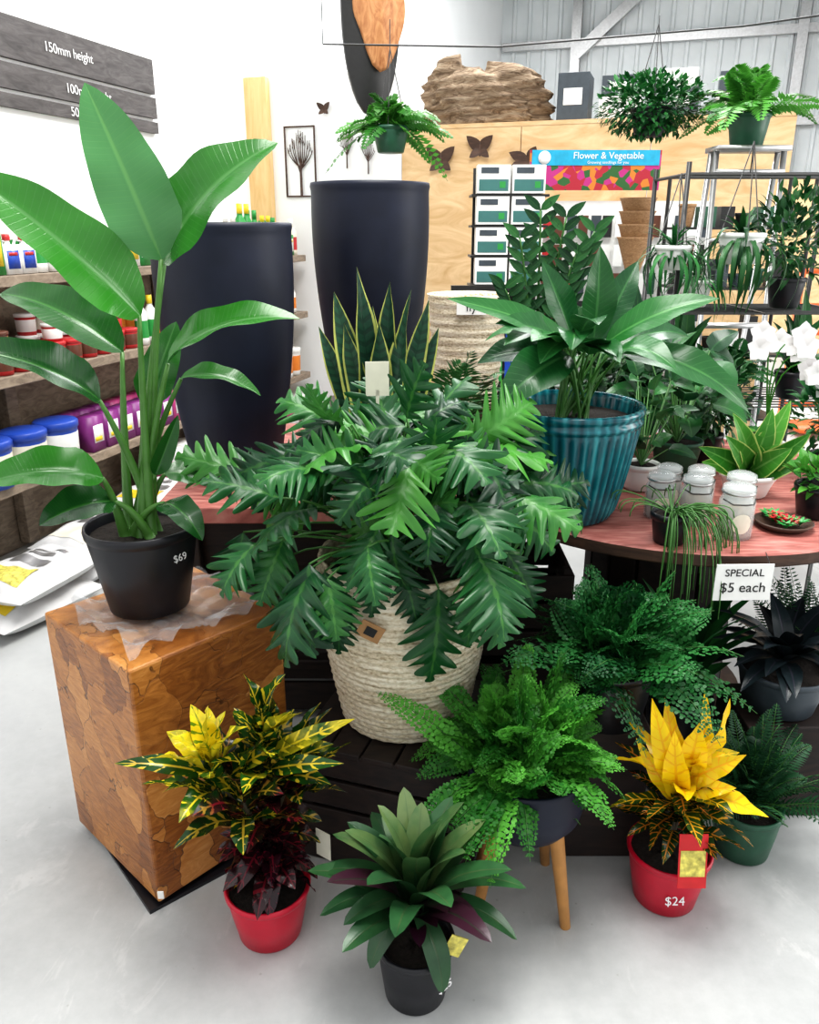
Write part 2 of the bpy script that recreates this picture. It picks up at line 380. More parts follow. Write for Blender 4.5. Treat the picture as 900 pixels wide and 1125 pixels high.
# ------------------------------------------------------------------ room
mb=MB();mb.box((2.5,5.5,-.05),(16,21,.1));mb.obj('floor',M['floor'],None,False)
WD=V((.306,.952,0)).normalized();WN=V((-WD.y,WD.x,0))
WA=math.atan2(WD.y,WD.x)
def W(s,off,z): 
    p=V((-1.75,3.0,0))+WD*s+WN*off;p.z=z;return p
mb=MB();c=W(3.5,.52,2.6);mb.box(c,(17,.1,5.2),WA);mb.obj('wall_left',M['wall'],None,False)
BD=V((WD.y,-WD.x,0));BA=math.atan2(BD.y,BD.x)
C0=W(12,.47,0)
def B(m,off,z):
    p=C0+BD*m+WD*off;p.z=z;return p
mb=MB();rows=[[],[]]
m_=0
prof=[(0,0),(.16,0),(.18,.035),(.22,.035),(.24,0)]
while m_<9.5:
    for dx,dy in prof[:-1]:
        rows[0].append(B(m_+dx,-dy,0));rows[1].append(B(m_+dx,-dy,5.2))
    m_+=.24
mb.grid(rows);
mb.box(B(4.75,.1,2.6),(9.6,.1,5.2),BA)
mb.obj('wall_back',M['corr'],None,False)
for i,z in enumerate((3.0,4.2)):
    mb=MB();mb.box(B(4.75,-.1,z),(9.4,.1,.12),BA);mb.obj('trim_%d'%(i+1),M['metal'],None,False)
mb=MB();
for k in range(3):
    mb.box(B(1.2+k*3.2,-.14,2.5),(.14,.16,5.0),BA)
mb.box(B(1.9,-.2,4.6),(1.8,.12,.16),rot=Matrix.Rotation(BA,3,'Z')@Matrix.Rotation(-.7,3,'Y'))
mb.obj('steel_columns',M['metal'],None,False)
mb=MB();mb.box(W(9,-4.2,5.25),(8,9.6,.08),WA);mb.obj('ceiling',M['corr'],None,False)
mb=MB()
for k in range(6): mb.box(W(6+k*1.2,-4.2,5.1),(.08,9.4,.2),WA)
mb.obj('ceiling_beams',M['metal'],None,False)
# partition
PS=W(3.45,.38,0)
def Pn(m,off,z):
    p=PS+BD*m+WD*off;p.z=z;return p
mb=MB();mb.box(Pn(.56,0,1.25),(1.0,.06,2.5),BA);mb.obj('wall_display_panel',M['wall'],None,False)
mb=MB();
for k in range(3): mb.box(Pn(1.07+.405+k*.83,0,1.07),(.825,.05,2.13),BA)
mb.box(Pn(2.3,.2,2.145),(2.49,.45,.03),BA)
mb.obj('wall_partition',M['ply'],None,False)
mb=MB();mb.box(Pn(-.02,-.07,1.25),(.2,.06,2.5),BA);mb.obj('trim_3',M['pine'],None,False)
mb=MB();
for k in range(3): mb.box(B(4.6+k*1.22,-3.2,1.03),(1.2,.05,2.06),BA)
mb.obj('wall_plywood_far',M['ply'],None,False)
def board(z,h,s0,s1,lines):
    e=E('price_board',W((s0+s1)/2,.45,z))
    mb=MB();mb.box(W((s0+s1)/2,.455,z),(s1-s0,.025,h),WA);mb.obj('plank',M['board'],e,False)
    for s,t in lines: text(t,W(s,.439,z),(math.pi/2,0,WA),.062,M['chalk'],e)
board(2.33,.18,-.5,2.22,[(.55,'Strips   2 tonne height'),(1.5,'150mm height')])
board(2.165,.11,-.5,2.22,[(.6,'length    1000mm height'),(1.62,'100mm height')])
board(2.06,.06,-.5,2.22,[(1.62,'50mm height')])
# wall art
def treeart(m0,z0,w,h,frame):
    e=E('tree_wall_art',Pn(m0,-.05,z0+h/2));mb=MB()
    if frame:
        for zz in(z0,z0+h): mb.box(Pn(m0,-.045,zz),(w,.01,.010),BA)
        for mm in(m0-w/2,m0+w/2): mb.box(Pn(mm,-.045,z0+h/2),(.010,.01,h+.010),BA)
    mb.tube([Pn(m0,-.045,z0),Pn(m0,-.045,z0+h*.5)],w*.045,w*.035,5)
    for k in range(12):
        a=-1+2*(k+.5)/12
        end=Pn(m0+a*w*.46,-.045,z0+h*(.97-.30*abs(a)*rng.uniform(.6,1.4)))
        mid=Pn(m0+a*w*.42,-.045,z0+h*.55)
        mb.tube(bez(Pn(m0,-.045,z0+h*rng.uniform(.3,.5)),mid,end,5),w*.02,w*.010,4)
        mb.tube([mid*.5+end*.5,mid*.3+end*.7+BD*(w*rng.uniform(-.12,.12))+UP*h*.08],w*.012,w*.007,4)
    mb.obj('steel_tree',M['drum'],e)
treeart(.30,1.72,.23,.46,True);treeart(.66,1.9,.12,.26,False);treeart(.82,1.86,.12,.24,False)
def butterfly(m,z,s):
    e=E('butterfly_wall_art',Pn(m,-.05,z));mb=MB()
    for sg in(-1,1):
        leaf(mb,Pn(m,-.05,z),Pn(m+sg*s,-.07,z+s*.9),s*.8,.0,WD*-1,'ovate',0,0,6,2)
        leaf(mb,Pn(m,-.05,z),Pn(m+sg*s*.75,-.07,z-s*.6),s*.6,.0,WD*-1,'ovate',0,0,6,2)
    mb.tube([Pn(m,-.05,z-s*.5),Pn(m,-.05,z+s*.5)],s*.06);mb.obj('wings',M['drum'],e)
butterfly(.50,2.28,.05);butterfly(1.62,2.0,.09);butterfly(1.35,1.93,.10)
e=E('frangipani_wall_art',Pn(1.95,-.05,1.92));mb=MB()
for k in range(5):
    a=k*1.257;leaf(mb,Pn(1.95,-.05,1.92),Pn(1.95+.16*math.cos(a),-.07,1.92+.09*math.sin(a)),.07,0,WD*-1,'lance',0,0,6,2)
mb.obj('petals',M['drum'],e)
# rock
mb=MB();c=Pn(1.56,.2,2.162)
for (ox,oz,sx,sz,ph) in((0,0,.46,.32,0),(-.14,.1,.27,.28,2),(.16,.02,.27,.25,4)):
    rows=[]
    for i in range(21):
        z=i/20;row=[]
        for j in range(48):
            a=6.2832*j/48
            st=.06*math.sin(z*32+2*math.sin(a*2)+ph)
            env=math.sqrt(max(.0,1-(max(0,z-.45)/.55)**2))
            r=(.25+.75*env)*(.88+.12*math.sin(3*a+1+ph)+.09*math.sin(7*a+z*6)+st)*(1 if z<.999 else .4)
            top=1+.16*math.sin(a+2.2+ph)+.12*math.cos(3*a)
            row.append(c+BD*(ox+sx*r*math.cos(a))+WD*(min(.2,sx*.42)*r*math.sin(a))+UP*(oz*min(1,z*3)+z*sz*top))
        rows.append(row)
    mb.grid(rows,0,.5,True);mb.face(list(range(len(mb.v)-48,len(mb.v))))
mb.obj('sandstone_rock',M['rock'],None,True,origin=c)
e=E('storage_boxes',Pn(2.8,.2,2.165));mb=MB()
for (m_,w,h,mm,z0) in((2.2,.2,.28,0,0),(2.5,.26,.13,1,0),(2.5,.24,.12,0,.131),(2.84,.28,.17,0,0),(2.84,.24,.1,1,.171),(3.2,.24,.12,1,0),(3.2,.22,.12,0,.121)):
    mb.box(Pn(m_,.2,2.165+h/2+z0),(w,.28,h),BA,mm)
    if mm==0: mb.box(Pn(m_,.058,2.165+h/2+z0),(w*.6,.004,h*.35),BA,1)
mb.obj('boxes',[M['grey'],M['white']],e,False,.01)
# oval slab
e=E('timber_slab_wall_art',(-.20,5.0,2.6));mb=MB()
RX=Matrix.Rotation(.25,3,'Z')@Matrix.Rotation(math.radians(90),3,'X')
def oval(hw,hh,jag=0): return lambda r,z,a:r/math.sqrt((math.cos(a)/hw)**2+(math.sin(a)/hh)**2)*(1+jag*math.sin(5*a+1)+jag*.6*math.sin(11*a))
mb.lathe([(.001,-.025),(.97,-.025),(1,-.015),(1,.015),(.97,.025),(.001,.025)],(-.215,5.06,2.64),72,0,rot=RX,rf=oval(.165,.54))
mb.lathe([(.001,-.02),(.98,-.02),(1,0),(.96,.025),(.001,.03)],(-.165,5.02,2.82),72,1,rot=RX,rf=oval(.15,.50,.05))
mb.tube([(-.215,5.06,3.16),(-.215,5.06,4.6)],.006,.006,5,0)
mb.obj('slab',[M['wire'],M['slab']],e)
# ------------------------------------------------------------------ left shelving
e=E('timber_shelving',W(1.3,.2,.0));mb=MB()
for z in(.47,.92,1.32):
    mb.box(W(1.3,.21,z-.025),(4.0,.38,.045),WA)
mb.box(W(2.3,.21,.095),(2.0,.38,.045),WA)
for s in(-.65,.65,1.95,3.27):
    mb.box(W(s,.36,.78),(.07,.06,1.5),WA)
mb.box(W(1.3,.4,.7),(4,.01,1.4),WA)
mb.obj('planks',M['shelfw'],e,False,.004)
def bottle(mb,p,r,h,b,l,cp):
    mb.lathe([(r*.02,0),(r,0),(r,h*.12),(r*1.01,h*.14),(r*1.01,h*.5),(r,h*.52),(r*.95,h*.66),(r*.45,h*.78),(r*.4,h*.82),(r*.45,h*.82),(r*.45,h),(r*.02,h)],p,10,0,mats=[b,b,b,l,b,b,b,b,cp,cp,cp])
def jug(mb,p,r,h,b,l,cp):
    mb.box(p+UP*(h*.36),(r*2,.085,h*.72),WA,b);mb.box(p+UP*(h*.36)-WN*.0435,(r*1.6,.002,h*.45),WA,l);mb.box(p+UP*(h*.50)-WN*.0448,(r*1.2,.002,h*.08),WA,cp)
    q=p+WD*(r*.5);mb.lathe([(r*.35,h*.72),(r*.3,h*.82),(r*.4,h*.82),(r*.4,h*.98),(.001,h*.98)],q,10,0,mats=[b,cp,cp,cp])
    mb.tube([p-WD*(r*.85)+UP*(h*.70),p-WD*(r*.6)+UP*(h*.84),p+WD*(r*.2)+UP*(h*.80)],r*.16,r*.16,6,b)
def tub(mb,p,r,h,b,l,cp):
    mb.lathe([(r*.02,0),(r*.9,0),(r*.92,h*.15),(r*.94,h*.17),(r*.98,h*.7),(r*.97,h*.72),(r*.98,h*.82),(r*1.05,h*.83),(r*1.05,h*.97),(r*.98,h),(r*.02,h)],p,14,0,mats=[b,b,b,l,l,b,b,cp,cp,cp])
PM=[M['white'],M['green'],M['yellow'],M['redp'],M['purple'],M['bluep'],M['cream'],M['brown'],M['pink'],M['orangep']]
def row(name,z,kind,s0,s1,r,h,combos,rowsn=2,grp=3):
    mb=MB()
    for rw in range(rowsn):
        s=s0;i=0;cc=rng.choice(combos);fh=1;kk=kind
        while s<s1:
            if i%grp==0: cc=rng.choice(combos);fh=rng.choice((.7,.85,1,1.1));kk=rng.choice('bj') if kind=='b' else kind
            hh=h*cc[3]*(fh if kind=='b' else 1)
            p=W(s,.08+rw*.14,z)
            if kk=='b':bottle(mb,p,r*rng.uniform(.8,1),hh,*cc[:3])
            elif kk=='j':jug(mb,p,r*.95,hh,*cc[:3])
            elif kk=='t':
                tub(mb,p,r,hh,*cc[:3])
                if grp>2 and rng.random()<.45: tub(mb,p+UP*hh,r*.9,hh*.8,*rng.choice(combos)[:3])
            else:
                mb.box(p+UP*(hh/2),(r*1.9,.09,hh),WA+rng.uniform(-.08,.08),cc[0]);mb.box(p+UP*(hh*.5)-WN*.046,(r*1.4,.002,hh*.5),WA,cc[1]);mb.box(p+UP*(hh*.35)-WN*.0475,(r*.9,.002,hh*.12),WA,2)
            s+=r*2.15;i+=1
    mb.obj(name,PM,None,True,origin=W((s0+s1)/2,.15,z))
row('fertiliser_bottles',1.32,'b',-.6,3.2,.042,.27,[(1,2,1,1.1),(0,1,1,.9),(1,0,2,1),(1,2,2,1.1),(0,2,2,.8),(0,5,3,.85),(1,0,2,1),(6,3,0,.9),(0,1,1,1.0),(0,8,0,.8)],grp=2)
row('plant_food_jars',.92,'t',-.6,1.3,.05,.11,[(7,3,3,1),(3,0,0,1.1),(3,6,3,1),(7,2,7,.9),(3,7,3,.9)])
row('garden_spray_bottles',.92,'b',1.35,3.2,.04,.25,[(0,2,9,1),(0,1,2,.9),(9,0,0,1),(2,1,5,.9),(0,9,0,1),(6,5,0,.8)],grp=2)
row('fertiliser_buckets',.47,'t',-.6,.75,.095,.2,[(5,0,5,1),(5,6,5,1),(5,5,0,1)],1,2)
row('plant_food_boxes',.47,'x',.85,2.2,.055,.17,[(4,0,0,1),(8,0,0,1),(4,8,0,.9)])
row('potting_additive_tubs',.47,'t',2.35,3.2,.06,.2,[(0,1,1,1),(2,1,2,1),(0,9,0,1)],2,2)
row('seed_raising_tubs',.12,'t',1.45,3.2,.09,.2,[(0,1,0,1),(6,7,7,1),(0,8,0,1)],1,2)
def bag(c,rz,L,Wd,H,mat,lab,e):
    n=16;k=12
    Mz=Matrix.Rotation(rz,3,'Z');mb=MB()
    def zz(a,b): 
        hh=(max(0,1-abs(a)**3.5)**.6)*(max(0,1-abs(b)**3)**.6)
        return hh*(1+.14*math.sin(a*7+b*3)+.10*math.sin(b*9-a*4)),hh
    for side in(1,-1):
        rows=[]
        for i in range(n+1):
            a=-1+2*i/n;r=[]
            for j in range(k+1):
                b=-1+2*j/k;h1,h0=zz(a,b)
                z=H/2+H/2*h1 if side>0 else H/2-H/2*h0
                r.append(V(c)+Mz@V((a*L/2,b*Wd/2,0))+UP*z)
            rows.append(r)
        if side<0: rows=rows[::-1]
        mb.grid(rows,0)
    mb.obj('bag_body',mat,e)
    t=MB()
    for (a0,a1,b0,b1,mi) in((-.75,-.25,-.6,.6,0),(-.1,.1,-.5,.5,1),(.2,.3,-.4,.4,1),(.4,.5,-.5,.5,1)):
        rows=[]
        for i in range(7):
            a=a0+(a1-a0)*i/6;r=[]
            for j in range(9):
                b=b0+(b1-b0)*j/8
                r.append(V(c)+Mz@V((a*L/2,b*Wd/2,0))+UP*(H/2+H/2*zz(a,b)[0]+.002))
            rows.append(r)
        t.grid(rows,mi)
    t.obj('bag_print',[lab,M['metal']],e)
for k,(c,rz,lab) in enumerate([((-1.56,2.98,0),1.1,'yellow'),((-1.50,3.42,0),1.35,'cream'),((-1.54,3.0,.11),1.25,'ylabel'),((-1.44,3.45,.11),1.2,'cream'),((-1.30,3.95,0),1.2,'cream'),((-1.34,4.0,.11),1.3,'yellow')]):
    e=E('fertiliser_bag',c);bag(c,rz,.5,.34,.12,M['bagw'],M[lab],e)
# ------------------------------------------------------------------ wooden cube stand
BC=(-.592,1.734);ang=.82
e=E('teak_root_box',(BC[0],BC[1],0));mb=MB()
mb.box((BC[0],BC[1],.328),(.40,.40,.615),ang);mb.obj('box_body',M['teak'],e,False,.006)
mb=MB();mb.box((BC[0],BC[1],.016),(.36,.36,.012),ang);mb.obj('base',M['black'],e,False)
mb=MB();mb.box((BC[0]+.03,BC[1]-.0,.005),(.44,.40,.010),ang-.12)
mb.obj('rubber_floor_mat',M['black'],None,False,origin=(BC[0],BC[1],0))
t=MB();t.box((-.574,1.447,.05),(.014,.003,.02),0);t.obj('price_sticker',M['sign'],e,False)
mb=MB();rows=[]
Mz=Matrix.Rotation(ang,3,'Z')
for i in range(41):
    r=[]
    for j in range(41):
        a=-1+2*i/40;b=-1+2*j/40
        x_=a*.165*(1+.10*math.sin(b*5));y_=b*.16*(1+.08*math.sin(a*4))
        ed=max(0,max(abs(a),abs(b))-.6)*2.5
        z=.640+.009*abs(math.sin(a*11+b*5))*abs(math.sin(b*8-a*3))+.030*ed*abs(math.sin(b*7+a*6))
        r.append(V((BC[0]+.01,BC[1]-.01,z))+Mz@V((x_,y_,0)))
    rows.append(r)
mb.grid(rows);mb.obj('plastic_sheet',M['film'],None,True,origin=(BC[0],BC[1],.638))
# ------------------------------------------------------------------ bird of paradise
pc=(-.62,1.735,.652)
e=E('potted_bird_of_paradise',pc)
potobj(e,pc,.128,.092,.208,M['black'],seg=48,rim=.016)
text('$69',(-.517,1.668,.80),(math.radians(82),0,.95),.024,M['chalk'],e)
mb=MB();st=MB()
def bop(base,tip,w,bow,n,ctrl=None,t=.6,fold=.25,b0=None,wave=.07):
    s0=V((pc[0]+rng.uniform(-.035,.035),pc[1]+rng.uniform(-.035,.035),pc[2]+.18)) if b0 is None else V(b0)
    b=V(base);mid=V((s0.x*.6+b.x*.4,s0.y*.6+b.y*.4,(s0.z+b.z)/2+.03))
    pts=bez(s0,mid,b,10)
    st.tube(pts,.013,.0045,8,0)
    leaf(mb,b-(V(tip)-b)*.01,tip,w,bow,n,'paddle',fold,wave,22,8,0,t)
bop((-.515,1.74,1.44),(-.615,1.70,1.76),.155,.04,(.5,-1,.1),t=1.0,fold=.15)
bop((-.515,1.76,1.43),(-.27,1.80,1.665),.19,.12,(-.45,-.8,.5),t=.45,fold=.3)
bop((-.56,1.70,1.33),(-.80,1.55,1.60),.17,.06,(.2,-.7,.7),t=.55,fold=.35)
bop((-.51,1.70,1.23),(-.225,1.68,1.325),.12,.14,(-.2,-.5,1),t=.5,fold=.35)
bop((-.65,1.66,1.16),(-.83,1.52,1.285),.13,.10,(0,-.55,.8),t=.1,fold=.4)
bop((-.64,1.80,1.24),(-.93,1.88,1.36),.13,.12,(-.1,-.5,.8),t=.2,fold=.4)
bop((-.665,1.66,.99),(-.87,1.55,1.01),.13,.12,(.1,-.5,.9),t=.55,fold=.3)
bop((-.655,1.68,.93),(-.78,1.58,.91),.11,.12,(.1,-.6,.9),t=.1,fold=.3)
bop((-.50,1.75,1.19),(-.33,1.76,1.15),.07,.15,(0,-.4,1),t=.4,fold=.4)
bop((-.55,1.70,.92),(-.45,1.62,.86),.08,.18,(.3,-.5,.9),t=.1,fold=.2)
bop((-.56,1.76,.97),(-.47,1.80,.93),.08,.15,(.3,-.4,.9),t=.3,fold=.2)
bop((-.60,1.80,1.12),(-.53,1.86,1.30),.09,.05,(.3,-1,.2),t=.3,fold=.3)
bop((-.57,1.72,.98),(-.50,1.70,1.12),.05,.03,(.5,-1,.2),t=.2,fold=.5)
mb.obj('leaves',M['bop'],e);st.obj('stems',M['bops'],e)
# ------------------------------------------------------------------ bench
e=E('timber_bench',(-.29,2.68,0));mb=MB()
for k in range(6): mb.box((-.29,2.24+k*.176,.725),(.88,.17,.05),0,0)
mb.obj('top',M['rtop'],e,False,.004)
mb=MB()
for x_ in(-.66,.08):
    for y_ in(2.22,3.12): mb.box((x_,y_,.35),(.09,.09,.70))
mb.box((-.29,2.22,.62),(.8,.04,.14));mb.box((-.29,3.12,.62),(.8,.04,.14));mb.box((-.29,2.67,.2),(.78,.9,.03))
for k in range(5): mb.box((-.29,2.24,.08+k*.115),(.8,.02,.10))
mb.obj('frame',M['crate'],e,False,.004)
def tall(c,h):
    e=E('tall_charcoal_planter',c);mb=MB()
    pr=[(.001,0),(.118,0),(.13,.01)]
    for i in range(1,15):
        q=i/14;pr.append((.13+.073*math.sin(q*1.75)**1.0,.01+(h-.05)*q))
    pr+=[(.202,h-.025),(.205,h-.012),(.203,h),(.190,h+.001),(.182,h-.02),(.178,h-.2),(.15,h-.3),(.001,h-.3)]
    mb.lathe(pr,c,64);mb.obj('planter_body',M['navy'],e)
tall((-.545,2.45,.75),.765);tall((-.135,2.95,.88),.765)
mb=MB();mb.box((-.135,2.95,.815),(.36,.36,.13));mb.obj('timber_riser',M['drum'],None,False,.005,origin=(-.135,2.95,.75))
# snake plant
pc=(-.085,2.32,.75);e=E('potted_snake_plant',pc);potobj(e,pc,.10,.075,.16,M['black'])
mb=MB()
for (dx,dz,w,n) in((-.13,.46,.085,(.4,-1,0)),(-.06,.53,.085,(.2,-1,0)),(-.02,.42,.08,(-.5,-1,0)),(.03,.49,.085,(.1,-1,0)),(.09,.47,.08,(-.3,-1,0)),(.14,.44,.075,(-.2,-1,0)),(-.10,.38,.075,(.6,-1,0)),(.06,.36,.07,(.5,-1,0)),(0,.38,.08,(0,-1,0)),(.17,.36,.07,(-.4,-1,0)),(-.18,.36,.065,(.2,-1,0))):
    b=(pc[0]+dx*.3,pc[1]+rng.uniform(-.04,.04),pc[2]+.13)
    leaf(mb,b,(pc[0]+dx,pc[1]+rng.uniform(-.08,.08),pc[2]+.12+dz),w,.03,n,'blade',.35,.12,16,6,0,None,tw=rng.uniform(-1.1,1.1))
mb.obj('leaves',M['snake'],e)
# ------------------------------------------------------------------ cable drum table
DC=V((.82,2.43,0));e=E('cable_drum_table',DC)
mb=MB();mb.lathe([(.001,.715),(.625,.715),(.63,.72),(.63,.748),(.625,.752),(.001,.752)],DC,72,0,mats=[1,1,1,0,0])
mb.lathe([(.001,0),(.30,0),(.30,.05),(.001,.05)],DC,48,1)
mb.obj('discs',[M['rtop'],M['drum']],e,False)
mb=MB()
for k in range(16):
    a=k*6.2832/16;mb.box(DC+V((.22*math.cos(a),.22*math.sin(a),.383)),(.03,.082,.665),a)
mb.obj('core_staves',M['crate'],e,False,.003)
# made-up dark crates, added to darken the bright gap beside the drum
e=E('dark_filler_crates',(.33,2.24,0));mb=MB()
for lv in range(2):
    z0=lv*.29
    for k in range(3):
        for sg in(-1,1):
            mb.box((.33,2.24+sg*.13,z0+.05+k*.09),(.28,.012,.078));mb.box((.33+sg*.14,2.24,z0+.05+k*.09),(.012,.26,.078))
    for sx in(-1,1):
        for sy in(-1,1): mb.box((.33+sx*.125,2.24+sy*.115,z0+.145),(.022,.022,.285))
    mb.box((.33,2.24,z0+.012),(.27,.25,.012))
mb.obj('slats',M['crate'],e,False,.002)
# teal pot + lily
pc=(.43,2.11,.752);e=E('potted_aspidistra_in_teal_pot',pc)
mb=MB();pr=[(.001,0),(.12,0),(.128,.006)]
for i in range(0,21):
    q=i/20;pr.append((.13+.055*q**.75,.012+.245*q))
pr+=[(.184,.262),(.192,.266),(.193,.275),(.188,.281),(.186,.286),(.194,.292),(.196,.303),(.191,.310),(.182,.309),(.178,.295),(.17,.24)]
mb.lathe(pr,pc,220,0,rf=lambda r,z,a:r+(.0028*math.sin(44*a) if .015<z<.255 else 0));mb.obj('glazed_pot',M['teal'],e)
s=MB();soil(s,(pc[0],pc[1],pc[2]+.27),.173);s.obj('soil',M['soil'],e)
mb=MB();st=MB()
def asp(base,tip,w,bow,n,t=None,prof='lance'):
    s0=V((pc[0]+rng.uniform(-.05,.05),pc[1]+rng.uniform(-.05,.05),pc[2]+.26));b=V(base)
    st.tube(bez(s0,(s0*.5+b*.5)+V((0,0,.04)),b,7),.0045,.003,6)
    leaf(mb,b,tip,w,bow,n,prof,.25,.06,16,6,0,t)
asp((.475,2.10,1.22),(.47,2.08,1.46),.10,.03,(.3,-1,.1),.5)
asp((.50,2.08,1.22),(.75,2.0,1.34),.10,.10,(-.2,-.6,.8),.9)
asp((.54,2.05,1.20),(.84,1.95,1.07),.11,.16,(0,-.6,.8),.6)
asp((.52,2.10,1.20),(.76,2.2,1.22),.10,.15,(0,-.5,.8),.3)
asp((.41,2.08,1.23),(.09,2.0,1.34),.075,.05,(.1,-.7,.7),.8)
asp((.40,2.08,1.22),(.21,2.0,1.28),.10,.10,(.1,-.6,.8),.5)
asp((.40,2.02,1.20),(.21,1.90,1.09),.13,.16,(0,-.7,.7),.35)
asp((.38,2.08,1.18),(.17,2.02,1.18),.11,.15,(0,-.5,.8),.2)
asp((.42,2.12,1.24),(.34,2.15,1.42),.09,.03,(.5,-1,.1),.3)
asp((.50,2.14,1.22),(.60,2.2,1.42),.09,.05,(-.4,-1,.2),.2)
asp((.45,2.03,1.20),(.40,1.88,1.25),.10,.15,(0,-.6,.9),.45)
asp((.50,2.02,1.20),(.62,1.86,1.19),.10,.18,(0,-.5,.9),.7)
asp((.56,2.10,1.18),(.78,2.05,1.13),.09,.15,(0,-.5,.8),.15)
for k in range(12):
    a=rng.uniform(0,6.28);r=rng.uniform(.05,.1);z=rng.uniform(1.16,1.26)
    b=V((pc[0]+r*math.cos(a),pc[1]+r*math.sin(a),z))
    asp(b,b+V((math.cos(a)*.18,math.sin(a)*.18,rng.uniform(-.04,.12))),.09,.12,(0,-.3,1))
mb.obj('leaves',M['asp'],e);st.obj('stems',M['stem'],e)
pc=(.42,2.66,.752);e=E('potted_zz_plant',pc);potobj(e,pc,.10,.08,.17,M['black'])
mb=MB()
for (dx,dz) in((-.08,.60),(-.02,.68),(.06,.66),(.10,.56),(.15,.62),(-.12,.45)):
    b=V((pc[0]+dx*.2,pc[1],pc[2]+.15));tp=V((pc[0]+dx,pc[1]-.05,pc[2]+.12+dz));cc=bez(b,(b+tp)/2+V((-dx*.3,0,.05)),tp,14)
    mb.tube(cc,.007,.003,6,1)
    for i in range(4,15):
        for sg in(-1,1):
            p=cc[i];leaf(mb,p,p+V((sg*.055,-.01,.045)),.028,.05,(0,-1,.3),'lance',.2,0,5,2,0)
mb.obj('leaves',[M['dl'],M['stem']],e)
# ------------------------------------------------------------------ crate + basket + philodendron
e=E('timber_crate',(-.01,1.76,0));mb=MB()
cz=.335;rz=-.32
Mz=Matrix.Rotation(rz,3,'Z');cc=V((-.01,1.76,0))
for k in range(5):
    mb.box(cc+Mz@V((-.17+k*.085,0,cz-.008)),(.08,.42,.016),rz)
for sg in(-1,1):
    for k in range(4):
        mb.box(cc+Mz@V((0,sg*.2,.04+k*.084)),(.42,.014,.074),rz)
        mb.box(cc+Mz@V((sg*.205,0,.04+k*.084)),(.014,.4,.074),rz)
    for s2 in(-1,1): mb.box(cc+Mz@V((sg*.19,s2*.185,.165)),(.03,.03,.32),rz)
mb.obj('slats',M['crate'],e,False,.003)
pc=(-.012,1.775,.337);e=E('potted_philodendron_in_woven_basket',pc)
mb=MB();pr=[(.001,0),(.15,0)]
H=.43
for i in range(141):
    q=i/140;pr.append((.158+.052*math.sin(min(1,q*1.15)*math.pi/2)-.004*q+.0017*math.sin(i*math.pi/2.5),.004+H*q))
pr+=[(.196,H+.004),(.193,H-.03),(.185,H-.12)]
mb.lathe(pr,pc,90,0,rf=lambda r,z,a:r+.0014*math.sin(60*a+z*300));mb.obj('basket',M['basket'],e)
s=MB();soil(s,(pc[0],pc[1],pc[2]+H-.05),.188);s.obj('soil',M['soil'],e)
mb=MB()
for sg in(-1,1):
    a0=V((pc[0]+sg*.175,pc[1]-.12,pc[2]+H-.03));a1=V((pc[0]+sg*.205,pc[1]+.03,pc[2]+H-.03))
    mb.tube([a0,a0+V((sg*.02,-.02,-.06)),a0*.5+a1*.5+V((sg*.05,-.02,-.15)),a1+V((sg*.02,0,-.06)),a1],.006,.006,7)
mb.obj('rope_handles',M['basket'],e)
mb=MB();mb.box((-.085,1.552,.675),(.055,.002,.04),.2,0,rot=Matrix.Rotation(.5,3,'Y'));mb.obj('gift_tag',M['kraft'],e,False)
mb=MB();mb.box((-.085,1.5505,.675),(.025,.002,.02),.2,0,rot=Matrix.Rotation(.5,3,'Y'));mb.obj('tag_sticker',M['ink'],e,False)
mb=MB();st=MB()
crown=V((pc[0],pc[1],pc[2]+H+.0))
N=140
for i in range(N):
    az=i*2.399963+rng.uniform(-.3,.3);q=(i+.5)/N
    el=math.radians(84-82*q+rng.uniform(-10,10))
    h=V((math.cos(az),math.sin(az)*.85,0))
    r=(.26+.10*q+rng.uniform(-.12,.06))*(1-.12*max(0,h.x))
    b=crown+h*(r*math.cos(el))+UP*(r*math.sin(el)*.92+.05)
    s0=crown+V((rng.uniform(-.06,.06),rng.uniform(-.06,.06),-.02))
    st.tube(bez(s0,s0*.45+b*.55+UP*.07,b,6),.0035,.0025,5)
    L=rng.uniform(.12,.205)
    dn=math.radians(rng.uniform(-50,25) if q>.25 else rng.uniform(-20,60))
    if q>.78 and h.y<0: dn=math.radians(rng.uniform(-80,-30))
    d=h*math.cos(dn)+UP*math.sin(dn)+V((rng.uniform(-.45,.45),rng.uniform(-.35,.35),rng.uniform(-.1,.2)))
    d.normalize()
    nn=UP*.6+h*.4+V((rng.uniform(-.5,.5),-.45+rng.uniform(-.5,.3),0))
    tt=rng.random()**1.2
    leaf(mb,b,b+d*L,L*rng.uniform(.85,1.05),rng.uniform(.02,.16),nn,'ovate',rng.uniform(-.1,.35),.18,46,4,0,tt,lobes=rng.choice((5.5,6.5,7.5)),slant=.62,tw=rng.uniform(-.4,.4),ldepth=.88)
for (dx,dz,L) in((.075,-.02,.22),(-.17,.02,.17),(-.13,-.04,.13),(.16,.02,.17),(.0,.03,.13),(.20,.04,.14),(-.06,.04,.12)):
    b=crown+V((dx,-.20,dz+.02));leaf(mb,b,b+V((rng.uniform(-.03,.03),-.02,-L)),L*.75,.08,(rng.uniform(-.3,.3),-1,.3),'ovate',.2,.2,46,4,0,rng.uniform(.1,.45),lobes=6.5,slant=.6,ldepth=.88)
    st.tube(bez(crown,crown+V((dx*.5,-.14,.10)),b,6),.0035,.0025,5)
mb.obj('leaves',M['phil'],e);st.obj('stems',M['stem'],e)
mb=MB();mb.box((-.075,1.86,1.17),(.055,.002,.08),.1);mb.box((-.075,1.86,1.07),(.008,.002,.15),.1);mb.obj('plant_label',M['cream'],e,False)
